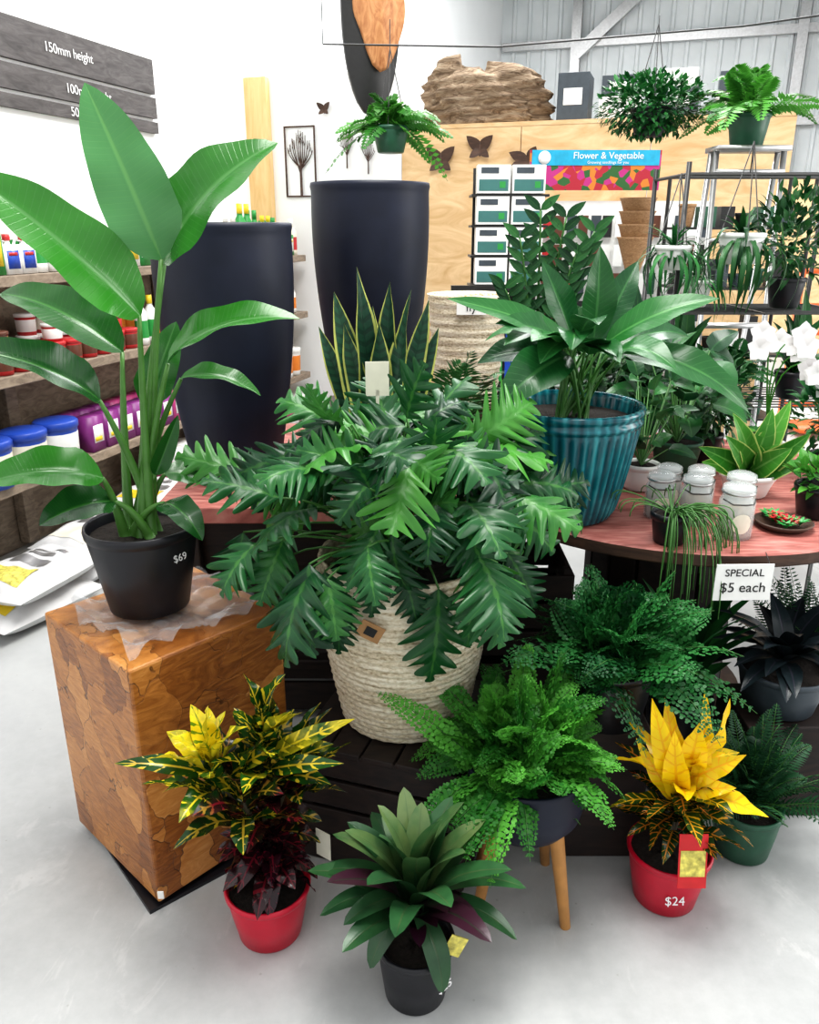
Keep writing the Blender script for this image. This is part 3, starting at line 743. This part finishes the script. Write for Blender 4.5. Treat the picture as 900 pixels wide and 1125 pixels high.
# ------------------------------------------------------------------ front button fern on stool
pc=(.262,1.49,.225);e=E('fern_in_footed_planter',pc)
mb=MB();pr=[(.001,0),(.07,.0),(.10,.012),(.124,.045),(.133,.09),(.131,.15),(.133,.160),(.125,.161),(.12,.14)]
mb.lathe(pr,pc,48);mb.obj('bowl',M['navy'],e)
s=MB();soil(s,(pc[0],pc[1],pc[2]+.145),.120);s.obj('soil',M['soil'],e)
mb=MB()
for (x_,y_) in((.355,1.405),(.16,1.455),(.175,1.59),(.34,1.60)):
    mb.tube([(pc[0]+(x_-pc[0])*.65,pc[1]+(y_-pc[1])*.65,.255),(x_,y_,.0)],.018,.012,14)
mb.obj('legs',M['leg'],e)
mb=MB();c=V((pc[0]-.015,pc[1],pc[2]+.16))
fern(mb,c,56,.33,.034,.02,20,35,88,.42,bip=3,cr=.08,sub=.44)
fern(mb,c,60,.25,.034,.02,17,10,50,.5,bip=3,cr=.09,sub=.44)
fern(mb,c,6,.18,.032,.02,14,-5,15,.5,bip=3,cr=.09,sub=.44,az=(-2.6,-.3))
mb.obj('fronds',[M['fern'],M['stem']],e)
pc=(.48,1.69,.37);e=E('potted_holly_fern',pc);potobj(e,pc,.11,.085,.16,M['black'])
mb=MB();fern(mb,(pc[0],pc[1],pc[2]+.15),74,.34,.05,.02,15,14,88,.42,bip=4,cr=.06,flat=.8,sub=.30)
mb.obj('fronds',[M['dfern'],M['stem']],e)
mb=MB();mb.box((.48,1.72,.185),(.20,.20,.37));mb.obj('black_plinth',M['crate'],None,False,.005,origin=(.48,1.72,0))
# ------------------------------------------------------------------ bromeliad
pc=(.012,1.245,0);e=E('potted_bromeliad',pc);potobj(e,pc,.080,.063,.145,M['black'])
mb=MB();c=V((pc[0],pc[1]+.01,.18))
for i in range(26):
    q=i/25;az=i*2.39996+.5
    el=math.radians(80-56*q+rng.uniform(-5,5));L=.20+.03*math.sin(q*3)+rng.uniform(-.02,.02)
    h=V((math.cos(az),math.sin(az),0));b=c+h*.012+UP*(.08*(1-q))
    tip=b+h*(L*math.cos(el))+UP*(L*math.sin(el)-.01*q)
    if q<.3: tip=b+h*(.06+.1*q)+UP*(.15+.04*(i%3))
    tt=rng.uniform(.85,1) if q<.55 and i%4 else (rng.uniform(.55,.78) if rng.random()<.8 else rng.uniform(.1,.35))
    leaf(mb,b,tip,.054+.004*q,.08+.10*q,UP*1+h*(-.5+.2*q),'strap',.18,.0,16,6,0,tt)
for (dx,dy,dz,t_) in((-.18,-.03,.0,.6),(.19,-.05,-.04,.6),(-.085,-.08,-.08,.6),(.05,-.10,-.12,.6),(-.20,.03,.05,.68),(.21,.0,.04,.75),(-.16,.06,.12,.9),(.17,.07,.14,.95),(.12,-.09,.03,.35),(-.13,-.09,.04,.6)):
    b=c+UP*.04;leaf(mb,b,b+V((dx*1.05,dy,dz)),.052,.20,UP,'strap',.15,0,18,6,0,t_)
for k in range(16):
    a=k*2.4;h=V((math.cos(a),math.sin(a),0));b=c+h*.01
    leaf(mb,b,b+h*.085+UP*(.02+.005*k),.034,.15,UP,'strap',.2,0,10,4,0,.08)
mb.obj('leaves',M['brom'],e)
mb=MB();mb.box((.090,1.20,.17),(.035,.002,.05),.3,0,rot=Matrix.Rotation(.4,3,'Y'));mb.obj('plant_label',M['ylabel'],e,False)
text('$25',(.071,1.181,.085),(math.radians(82),0,.75),.024,M['chalk'],e)
# ------------------------------------------------------------------ crotons
def rosette(mb,c,n,L,Wd,e0,e1,tf,lean=V((0,0,0)),h0=0,h1=.05,prof='lance',azj=.4,fl=1):
    for i in range(n):
        q=(i+.5)/n;az=i*2.39996+rng.uniform(-azj,azj);el=math.radians(e0+(e1-e0)*q+rng.uniform(-8,8))
        h=V((math.cos(az),math.sin(az)*fl,0));l=L*rng.uniform(.75,1.15)
        b=V(c)+UP*(h1+(h0-h1)*q)+h*.006
        d=(h*math.cos(el)+UP*math.sin(el)+lean).normalized()
        leaf(mb,b,b+d*l,Wd*rng.uniform(.8,1.15),rng.uniform(.05,.18),UP+h*(.4 if el<.6 else -.6),prof,.3,.25,12,6,0,tf(q),tw=rng.uniform(-.9,.9))
pc=(-.315,1.40,0);e=E('potted_croton',pc);potobj(e,pc,.094,.070,.135,M['red'])
mb=MB();st=MB()
hd=[(V((-.40,1.37,.44)),'y'),(V((-.30,1.40,.46)),'g'),(V((-.25,1.42,.40)),'g'),(V((-.345,1.36,.38)),'g')]
for h,k in hd:
    st.tube(bez((pc[0],pc[1],.11),(pc[0],pc[1],.28),h,6),.007,.005,6)
rosette(mb,hd[0][0],18,.14,.052,75,5,lambda q:(rng.uniform(.85,1) if q<.55 else .66),V((-.22,0,0)),-.05,.04)
leaf(mb,hd[0][0],(-.585,1.33,.50),.045,.1,(0,-.5,1),'lance',.3,.1,12,6,0,.6)
rosette(mb,hd[1][0],19,.145,.058,80,5,lambda q:rng.uniform(.5,.8),V((.05,0,.1)),-.06,.05)
leaf(mb,hd[1][0],(-.11,1.38,.57),.042,.06,(0,-.8,1),'lance',.3,.1,12,6,0,.80)
leaf(mb,hd[1][0]+V((0,0,-.03)),(-.13,1.33,.50),.042,.1,(0,-.8,1),'lance',.3,.1,12,6,0,.6)
rosette(mb,hd[2][0],15,.13,.052,60,0,lambda q:rng.uniform(.4,.7),V((.05,0,0)),-.06,.04)
rosette(mb,hd[3][0],15,.13,.052,60,-10,lambda q:rng.uniform(.3,.68),V((-.05,-.05,0)),-.06,.04)
rosette(mb,V((-.31,1.395,.34)),26,.12,.05,30,-45,lambda q:rng.uniform(.0,.4),V((0,0,0)),-.16,.02)
rosette(mb,V((-.30,1.39,.22)),30,.10,.045,40,-35,lambda q:rng.uniform(.0,.2),V((0,0,0)),-.05,.05)
mb.obj('leaves',M['crL'],e);st.obj('stems',M['dstem'],e)
mb=MB();mb.box((-.19,1.42,.22),(.04,.002,.07),-.6);mb.obj('plant_label',M['cream'],e,False)
pc=(.607,1.50,0);e=E('potted_croton',pc);potobj(e,pc,.096,.072,.145,M['red'])
mb=MB();st=MB()
for h in(V((.60,1.49,.33)),V((.63,1.50,.28)),V((.58,1.48,.26))):
    st.tube(bez((pc[0],pc[1],.12),(pc[0],pc[1],.2),h,6),.006,.005,6)
T=V((.605,1.49,.33))
for (tx,ty,tz,w,t_) in((.515,1.47,.56,.055,.9),(.56,1.44,.50,.06,.95),(.68,1.47,.56,.055,.92),(.61,1.44,.52,.065,.98),(.645,1.45,.47,.06,.9),(.72,1.44,.44,.05,.8),(.77,1.40,.31,.055,.95),(.70,1.42,.37,.05,.85),(.56,1.52,.53,.05,.8),(.65,1.53,.54,.05,.7),(.50,1.50,.44,.04,.75)):
    leaf(mb,T+V((rng.uniform(-.01,.01),0,rng.uniform(-.05,.03))),(tx,ty,tz),w,.10,(rng.uniform(-.6,.6),-.8,.6),'lance',.25,.3,14,6,0,t_,tw=rng.uniform(-.7,.7))
rosette(mb,T,24,.155,.05,35,-10,lambda q:rng.uniform(.05,.5) if q>.2 else .7,V((0,-.05,0)),-.09,.0)
rosette(mb,V((.607,1.49,.25)),16,.14,.045,30,-5,lambda q:rng.uniform(.0,.35),V((0,0,0)),-.05,.03)
mb.obj('leaves',M['crR'],e);st.obj('stems',M['dstem'],e)
rt=Matrix.Rotation(-.2,3,'X')
mb=MB();mb.box((.610,1.375,.215),(.062,.002,.125),0,0,rot=rt);mb.obj('plant_label',M['label'],e,False)
mb=MB();mb.box((.610,1.3732,.210),(.054,.002,.06),0,0,rot=rt);mb.obj('label_photo',M['ylabel'],e,False)
text('CROTON',(.610,1.3840,.262),(math.pi/2-.2,0,0),.014,M['chalk'],e)
text('$24',(.60,1.413,.065),(math.radians(78),0,0),.03,M['chalk'],e)
# ------------------------------------------------------------------ table top things
for (x_,y_,s_) in((.835,1.93,1.0),(.765,2.03,.95),(.685,2.08,.9),(.89,2.05,.95),(.81,2.13,.9),(.735,2.17,.85)):
    z0=.753;e=E('glass_jar',(x_,y_,z0));mb=MB();r=.043*s_;h=.12*s_
    mb.lathe([(.001,0),(r,0),(r*1.03,.01),(r*1.03,h*.8),(r*.85,h*.92),(r*.85,h),(r*.82,h),(r*.8,h*.9),(r*.97,h*.78),(r*.97,.012),(.001,.006)],(x_,y_,z0),32)
    mb.obj('glass',M['glass'],e)
    mb=MB();mb.lathe([(.001,.008),(r*.93,.008),(r*.93,h*.6),(r*.5,h*.66),(.001,h*.66)],(x_,y_,z0),24);mb.obj('contents',M['jarc'],e)
    mb=MB();mb.lathe([(.001,h),(r*.92,h),(r*.95,h+.006),(r*.92,h+.014),(r*.6,h+.02),(.001,h+.021)],(x_,y_,z0),32);mb.obj('lid',M['glass'],e)
    mb=MB();mb.lathe([(r*.93,h-.004),(r*.98,h-.001),(r*.93,h+.002)],(x_,y_,z0),32);mb.obj('seal_ring',M['metal'],e)
    mb=MB();mb.tube([(x_-r*.95,y_-.01,z0+h*.85),(x_-r*.6,y_-r*.9,z0+h*.8),(x_,y_-r*1.15,z0+h*.82),(x_+r*.6,y_-r*.9,z0+h*.8),(x_+r*.95,y_-.01,z0+h*.85)],.0018,.0018,5);mb.obj('clasp',M['wire'],e)
    mb=MB();rows=[]
    for i in range(9):
        a=-1.571-.55+1.1*i/8;hw=h*.22*math.sqrt(max(.02,1-((i-4)/4.2)**2))
        rows.append([V((x_+r*1.04*math.cos(a),y_+r*1.04*math.sin(a),z0+h*.38+k*hw)) for k in(-1,1)])
    mb.grid(rows);mb.obj('label',M['cream'],e)
e=E('succulent_tray',(.99,1.99,.753));mb=MB();mb.lathe([(.001,0),(.055,0),(.075,.018),(.07,.02),(.05,.006),(.001,.006)],(.99,1.99,.753),30,0)
mb.obj('dish',M['drum'],e)
mb=MB()
for k in range(14):
    a=rng.uniform(0,6.28);r=rng.uniform(0,.055);c=V((.99+r*math.cos(a),1.99+r*math.sin(a),.765))
    for j in range(8):
        b=j*.8;leaf(mb,c,c+V((.026*math.cos(b),.026*math.sin(b),.018)),.012,.1,UP,'lance',.3,0,4,2,k%2)
mb.obj('succulents',[M['redp'],M['green']],e)
pc=(.655,1.885,.753);e=E('potted_rhipsalis',pc);potobj(e,pc,.05,.038,.08,M['black'])
mb=MB()
for k in range(80):
    a=rng.uniform(-2.0,.2) if k%4 else rng.uniform(0,6.28);r=rng.uniform(.06,.17);s0=V((pc[0],pc[1],pc[2]+.075))
    e1=s0+V((math.cos(a)*r,math.sin(a)*r,0));dz=-rng.uniform(.05,.26) if k%4 else .02
    mb.tube(bez(s0,e1+UP*.08,e1+UP*dz,7),.0018,.0014,4)
mb.obj('stems',M['stem'],e)
e=E('special_price_sign',(.81,1.775,.69));mb=MB();mb.box((.81,1.776,.69),(.14,.003,.095),.02);mb.obj('card',M['sign'],e,False)
text('SPECIAL',(.81,1.7735,.715),(math.pi/2,0,.02),.027,M['ink'],e);text('$5 each',(.81,1.7735,.676),(math.pi/2,0,.02),.036,M['ink'],e)
mb=MB();mb.tube([(.75,1.776,.733),(.75,1.81,.755)],.001);mb.tube([(.87,1.776,.733),(.87,1.81,.755)],.001);mb.obj('string',M['wire'],e)
def simple(name,pc,rt,rb,h,mat): 
    e=E(name,pc);potobj(e,pc,rt,rb,h,mat);return e,V((pc[0],pc[1],pc[2]+h*.9))
e,c=simple('potted_variegated_plant',(1.0,2.27,.753),.08,.058,.07,M['white']);mb=MB()
for (dx,dz,t_) in((.09,.22,.9),(.04,.20,.5),(-.06,.17,.6),(-.12,.14,.4),(-.16,.05,.8),(.08,.10,.5),(.12,.05,.2),(-.05,.08,.9),(0,.1,.3),(-.18,.10,.2),(.13,.14,.3),(-.1,.2,.7)):
    leaf(mb,c,c+V((dx,-.05+rng.uniform(-.05,.05),dz)),.075,.1,(rng.uniform(-.4,.4),-1,.5),'ovate',.25,.1,10,4,0,t_)
mb.obj('leaves',M['vl'],e)
e,c=simple('potted_hoya',(1.12,2.08,.753),.065,.05,.09,M['black']);mb=MB();bush(mb,c+UP*.03,(.08,.07,.045),80,.05,.030,prof='ovate');mb.obj('leaves',M['gl'],e)
e,c=simple('potted_peperomia',(.70,2.33,.753),.056,.046,.08,M['white']);mb=MB()
for k in range(34):
    a=rng.uniform(0,6.28);r=rng.uniform(.04,.14);b=c+V((r*.6*math.cos(a),r*.6*math.sin(a),rng.uniform(.05,.28)));mb.tube([c,b],.002,.002,4,1)
    leaf(mb,b,b+V((r*.7*math.cos(a),r*.7*math.sin(a),rng.uniform(-.03,.07))),.055,.1,(0,-.5,1),'ovate',.2,.05,8,4)
mb.obj('leaves',[M['dl'],M['stem']],e)
e,c=simple('potted_anthurium',(.86,2.50,.753),.08,.06,.11,M['dgreen']);mb=MB()
for k in range(36):
    a=rng.uniform(0,6.28);r=rng.uniform(.05,.22);b=c+V((r*.6*math.cos(a),r*.6*math.sin(a),rng.uniform(.08,.32)));mb.tube([c,b],.003,.002,4,1)
    leaf(mb,b,b+V((r*.7*math.cos(a),r*.7*math.sin(a),rng.uniform(-.06,.07))),.08,.12,(0,-.5,1),'ovate',.2,.05,10,4)
mb.obj('leaves',[M['asp'],M['stem']],e)
e,c=simple('potted_white_orchid',(1.15,2.50,.753),.06,.045,.10,M['white']);mb=MB()
for k in range(6): leaf(mb,c,c+V((rng.uniform(-.15,.12),rng.uniform(-.12,.1),.05)),.055,.2,UP,'strap',.2,0,10,4)
for k in range(4):
    tp=c+V((-.04+.05*k,-.03*k,.36-.03*k));mb.tube(bez(c,c+V((-.05,0,.32)),tp,8),.003,.002,5)
    for j in range(3):
        p=tp+V((rng.uniform(-.05,.05),rng.uniform(-.03,.0),rng.uniform(-.06,.03)))
        for g in range(5):
            a=g*1.257+.3;leaf(mb,p,p+V((.042*math.cos(a),-.008,.042*math.sin(a))),.045,.05,(0,-1,0),'ovate',.1,0,5,2,1)
mb.obj('plant',[M['gl'],M['petal']],e)
# right-hand plant rack
e=E('plant_display_rack',(1.32,3.3,0));mb=MB()
X0,X1=.98,1.66
for x_ in(X0,X1):
    for y_ in(3.05,3.45): mb.tube([(x_,y_,0),(x_,y_,1.72)],.009,.009,8)
for z in(.45,.85,1.2):
    for k in range(9): mb.tube([(X0,3.05+k*.05,z),(X1,3.05+k*.05,z)],.003,.003,5)
    for x_ in(X0,1.32,X1): mb.tube([(x_,3.05,z),(x_,3.45,z)],.005,.005,5)
mb.tube([(X0,3.05,1.68),(X1,3.05,1.68)],.006,.006,6);mb.tube([(X0,3.25,1.68),(X1,3.25,1.68)],.006,.006,6)
for x_ in(X0,X1): mb.tube([(x_,3.05,1.68),(x_,3.45,1.68)],.006,.006,6)
mb.obj('frame',M['wire'],e)
def rackplant(name,x_,y_,z_,s,mat,pm,kind):
    e,c=simple(name,(x_,y_,z_),.075*s,.055*s,.12*s,pm);mb=MB()
    if kind=='b':
        for k in range(7):
            a=k*.9;mb.tube([c,c+V((.08*s*math.cos(a),.08*s*math.sin(a),.22*s))],.004,.002,5,1)
        bush(mb,c+UP*.17*s,(.17*s,.15*s,.19*s),400,.06*s,.028*s)
    if kind=='f': fern(mb,c,40,.28*s,.045*s,.014*s,20,5,80,.6)
    if kind=='l':
        for k in range(30):
            a=rng.uniform(0,6.28);q=rng.random();leaf(mb,c,c+V((math.cos(a)*.22*s*q,math.sin(a)*.22*s*q,(rng.uniform(.0,.18)+.2*(1-q))*s)),.065*s,.12,(0,-.4,1),'lance',.2,.05,10,4)
    if kind=='g':
        for k in range(80):
            a=rng.uniform(0,6.28);r=rng.uniform(.08,.25)*s;p=c+V((math.cos(a)*r,math.sin(a)*r,rng.uniform(-.2,.15)*s))
            leaf(mb,c,p,.014*s,.3,UP,'grass',.2,0,8,2)
    mb.obj('leaves',[mat,M['stem']],e)
for (n_,x_,y_,z_,s,mt,pm,k) in [
 ('potted_ficus',1.46,3.22,1.207,.95,'dl','black','b'),
 ('potted_spider_plant',1.13,3.28,1.207,.85,'dfern','white','g'),
 ('potted_fern',1.30,3.3,.857,.9,'dfern','black','f'),('potted_spathiphyllum',1.53,3.2,.857,.9,'asp','black','l'),('potted_pothos',1.08,3.22,.857,.9,'dl','white','l'),
 ('potted_dracaena',1.15,3.2,.457,1.0,'dl','black','l'),('potted_fern',1.48,3.25,.457,1.0,'dfern','black','f')]:
    rackplant(n_,x_,y_,z_,s,M[mt],M[pm],k)
e,c=simple('potted_parlour_palm',(.14,2.55,.752),.055,.045,.10,M['black']);mb=MB()
fern(mb,c,16,.50,.10,.009,16,55,85,.45);mb.obj('fronds',[M['dl'],M['stem']],e)
for (x_,y_,s,k,mt,pm) in((.64,2.66,1.1,'b','dl','black'),(.78,2.88,1.3,'l','dl','black'),(1.02,2.84,1.1,'g','dfern','white'),(1.0,2.64,.8,'b','dl','black'),(1.30,2.40,.75,'b','dfern','black')):
    rackplant('potted_foliage_plant',x_,y_,.753,s,M[mt],M[pm],k)
def hang(name,c,s,pm,lm,kind,top=2.6):
    e=E(name,c);potobj(e,c,.085*s,.06*s,.11*s,pm);c2=V((c[0],c[1],c[2]+.1*s));mb=MB()
    if kind=='f': fern(mb,c2,40,.32*s,.05*s,.022*s,16,5,88,.65)
    if kind=='g':
        for k in range(60):
            a=rng.uniform(0,6.28);r=rng.uniform(.05,.16)*s;p=c2+V((math.cos(a)*r,math.sin(a)*r,rng.uniform(-.32,.12)*s));leaf(mb,c2,p,.02*s,.4 if p.z<c2.z else .1,UP,'lance',.2,0,8,2)
    if kind=='b': bush(mb,c2+UP*.02,(.23*s,.18*s,.12*s),2200,.034*s,.020*s,up=-.1,prof='ovate',nl=3)
    mb.obj('leaves',[lm,M['stem']],e)
    mb=MB()
    for k in range(3):
        a=k*2.094+.4;mb.tube([(c[0]+.08*s*math.cos(a),c[1]+.08*s*math.sin(a),c[2]+.1*s),(c[0],c[1],c[2]+.42*s)],.002)
    mb.tube([(c[0],c[1],c[2]+.42*s),(c[0],c[1],top)],.002);mb.obj('hanger',M['wire'],e)
hang('hanging_spider_plant',(.94,3.0,1.36),.75,M['white'],M['dfern'],'g',1.68)
hang('hanging_spider_plant',(1.17,2.98,1.38),.95,M['white'],M['dl'],'g',1.68)
hang('hanging_fern',(-.09,4.2,1.84),1.05,M['dgreen'],M['gl'],'f',2.40)
hang('hanging_maidenhair',(1.06,3.9,1.88),1.05,M['black'],M['dfern'],'b',2.35)
e=E('ladder_plant_stand',(1.42,3.62,0));mb=MB()
for x_ in(1.27,1.55): 
    mb.tube([(x_,3.5,0),(x_,3.62,1.80)],.012,.012,8);mb.tube([(x_,3.9,0),(x_,3.68,1.80)],.012,.012,8)
for z in(.4,.75,1.1,1.45,1.72): mb.box((1.41,3.5+.12*z/1.8,z),(.28,.06,.02))
mb.box((1.41,3.65,1.81),(.3,.16,.02));mb.obj('frame',M['metal'],e)
e,c=simple('potted_boston_fern',(1.40,3.65,1.822),.085,.065,.12,M['dgreen']);mb=MB();fern(mb,c,30,.44,.065,.018,20,20,88,.6);mb.obj('fronds',[M['gl'],M['stem']],e)
e=E('support_chain',(1,4,2.4));mb=MB();mb.tube([(-.4,4.2,2.30),(.4,4.15,2.28),(1.4,3.85,2.30),(2.6,3.55,2.40)],.004);mb.tube([(-.4,4.2,2.3),(-.4,4.2,4.9)],.003);mb.tube([(2.6,3.55,2.40),(2.6,3.55,4.9)],.003);mb.obj('cable',M['wire'],e)
# ------------------------------------------------------------------ mid background stands
e=E('boxed_product_stand',(.52,4.5,0));mb=MB();mb.box((.52,4.62,.95),(.36,.03,1.7));mb.box((.52,4.5,.05),(.5,.4,.1))
for z in(1.22,1.37,1.52,1.67): mb.box((.52,4.52,z-.01),(.40,.2,.012))
mb.box((.52,4.4,1.20),(.6,.04,.03))
mb.obj('stand',M['wire'],e,False)
mb=MB()
for z in(1.22,1.37,1.52,1.67):
    for k in range(2):
        xx=.43+k*.18
        mb.box((xx,4.46,z+.067),(.168,.1,.135),0,0);mb.box((xx,4.409,z+.038),(.15,.002,.055),0,1);mb.box((xx-.02,4.4085,z+.108),(.09,.002,.028),0,2);mb.box((xx+.045,4.4078,z+.04),(.03,.002,.03),0,3)
mb.obj('boxes',[M['white'],M['tealp'],M['grey'],M['green']],e,False)
mb=MB()
for r_ in range(2):
    for k in range(6): mb.box((.34+k*.07,4.42,.98-r_*.2),(.055,.02,.15),0,k%3)
mb.obj('hanging_packets',[M['bluep'],M['white'],M['green']],e,False)
e=E('seed_packet_rack',(1.1,4.9,0));mb=MB();mb.box((1.2,5.0,.9),(1.1,.03,1.5));mb.box((1.2,4.9,.05),(1.1,.4,.1));mb.obj('frame',M['white'],e,False)
mb=MB()
for r_ in range(7):
    for k in range(15): mb.box((.73+k*.07,4.95-.02*(k%2),.55+r_*.16),(.055,.01,.12),0,rng.choice((0,0,0,3,1,2,3,5,4)))
mb.obj('seed_packets',[M['white'],M['dgreen'],M['brown'],M['grey'],M['redp'],M['wire']],e,False)
mb=MB();mb.box((1.05,4.93,1.81),(.74,.02,.21),0,1);mb.box((1.05,4.918,1.875),(.72,.004,.08),0,0);mb.obj('header_board',[M['blue'],M['flower']],e,False)
text('Flower & Vegetable',(1.12,4.914,1.885),(math.pi/2,0,0),.05,M['chalk'],e);text('Growing seedlings for you',(1.12,4.914,1.85),(math.pi/2,0,0),.022,M['chalk'],e)
mb=MB();mb.lathe([(.001,0),(.035,0),(.035,.004),(.001,.004)],(.76,4.914,1.875),24,0,rot=Matrix.Rotation(math.pi/2,3,'X'));mb.obj('logo_disc',M['white'],e)
e=E('stacked_wicker_cones',(1.12,4.2,0));mb=MB()
for k in range(4): mb.lathe([(.03,1.28+k*.06),(.085,1.45+k*.06),(.092,1.46+k*.06),(.08,1.45+k*.06),(.03,1.30+k*.06)],(1.12,4.2,0),24,0)
mb.obj('cones',M['wicker'],e);mb=MB();mb.tube([(1.12,4.2,0),(1.12,4.2,1.4)],.015);mb.lathe([(.001,0),(.15,0),(.15,.02),(.001,.02)],(1.12,4.2,0),24);mb.obj('stand',M['wire'],e)
e=E('garden_accessory_shelf',(1.75,4.5,0));mb=MB()
for x_ in(1.4,2.05):
    for y_ in(4.35,4.65): mb.tube([(x_,y_,0),(x_,y_,1.75)],.01,.01,6)
for z in(.5,.85,1.2,1.5):
    mb.box((1.725,4.5,z),(.65,.3,.012))
mb.obj('frame',M['wire'],e,False)
mb=MB()
for z in(.506,.856,1.206,1.506):
    x_=1.45
    while x_<2.02:
        h=rng.uniform(.08,.2);k=rng.randrange(5)
        if rng.random()<.5: pot(mb,(x_,4.47,z),.045,.03,h*.6,k,14)
        else: mb.box((x_,4.47,z+h/2),(.07,.1,h),rng.uniform(-.2,.2),k)
        x_+=.1
mb.obj('accessories',[M['white'],M['wicker'],M['dgreen'],M['grey'],M['wire']],e,False)
e=E('white_ribbed_planter',(.25,3.5,0));mb=MB()
pr=[(.001,.78),(.12,.78)]+[(.13+.045*i/40+.003*math.sin(i*1.9),.78+.46*i/40) for i in range(41)]+[(.165,1.235),(.15,1.1)]
mb.lathe(pr,(.25,3.5,0),48);mb.obj('planter',M['basket'],e);mb=MB();mb.box((.25,3.5,.39),(.3,.3,.78));mb.obj('plinth',M['drum'],e,False)
mb=MB();mb.box((.25,3.32,1.20),(.12,.003,.06));mb.obj('label',M['sign'],e,False);text('fly',(.25,3.317,1.20),(math.pi/2,0,0),.05,M['ink'],e)
e=E('orange_steel_trolley',(3.1,6.2,0));mb=MB()
for x_ in(2.92,3.35):
    mb.tube([(x_,6.2,.05),(x_,6.2,1.25)],.025)
for z in(.2,.55,.75,.95,1.2): mb.tube([(2.92,6.2,z),(3.35,6.2,z)],.02)
mb.box((3.135,6.05,.06),(.4,.35,.03));mb.obj('frame',M['orange'],e)
# ------------------------------------------------------------------ under table plants
mb=MB();mb.box((1.0,1.88,.14),(.24,.22,.28));mb.obj('black_plinth',M['crate'],None,False,.005,origin=(1.0,1.88,0))
e,c=simple('potted_cordyline',(1.0,1.88,.281),.115,.09,.12,M['grey']);mb=MB()
for k in range(34):
    a=rng.uniform(0,6.28);leaf(mb,c+UP*.02,c+V((math.cos(a)*.2,math.sin(a)*.15,rng.uniform(-.02,.20))),.055,.15,UP,'lance',.2,.05,10,4)
mb.obj('leaves',M['cord'],e)
e,c=simple('potted_asparagus_fern',(.85,1.65,0),.085,.065,.14,M['dgreen']);mb=MB();fern(mb,c,80,.38,.035,.006,24,30,85,.42)
mb.obj('fronds',[M['ddfern'],M['stem']],e)
e,c=simple('potted_asparagus_fern',(1.22,2.12,0),.11,.08,.2,M['black']);mb=MB();fern(mb,c,110,.52,.035,.006,24,50,88,.28,cr=.06)
mb.obj('fronds',[M['ddfern'],M['stem']],e)
e,c=simple('potted_lily',(.74,1.90,.0),.09,.07,.3,M['black']);mb=MB()
for k in range(46):
    a=rng.uniform(0,6.28);leaf(mb,c,c+V((math.cos(a)*.19,math.sin(a)*.12,rng.uniform(.05,.36))),.05,.12,UP,'lance',.2,.05,10,4)
mb.obj('leaves',M['dfern'],e)
# ------------------------------------------------------------------ light
w=bpy.data.worlds.new('world');bpy.context.scene.world=w;w.use_nodes=True
w.node_tree.nodes['Background'].inputs[0].default_value=(.98,.99,1,1);w.node_tree.nodes['Background'].inputs[1].default_value=.92
def area(name,loc,rot,sx,sy,p,col=(1,1,1)):
    l=bpy.data.lights.new(name,'AREA');l.shape='RECTANGLE';l.size=sx;l.size_y=sy;l.energy=p;l.color=col
    o=bpy.data.objects.new(name,l);o.location=loc;o.rotation_euler=rot;bpy.context.collection.objects.link(o)
area('skylight_light',(.3,1.9,4.4),(0,0,0),1.6,2.2,165,(1,.985,.95))
area('skylight_light',(1.5,7.5,4.9),(0,0,0),4,4,420,(1,1,1))
area('doorway_light',(5.5,2.2,2.2),(0,math.radians(80),0),3,3,115,(1,.98,.95))
sc=bpy.context.scene
sc.view_settings.view_transform='Standard'
try: sc.view_settings.look='Medium High Contrast'
except Exception as ex: print('look',ex)
sc.view_settings.exposure=0.2
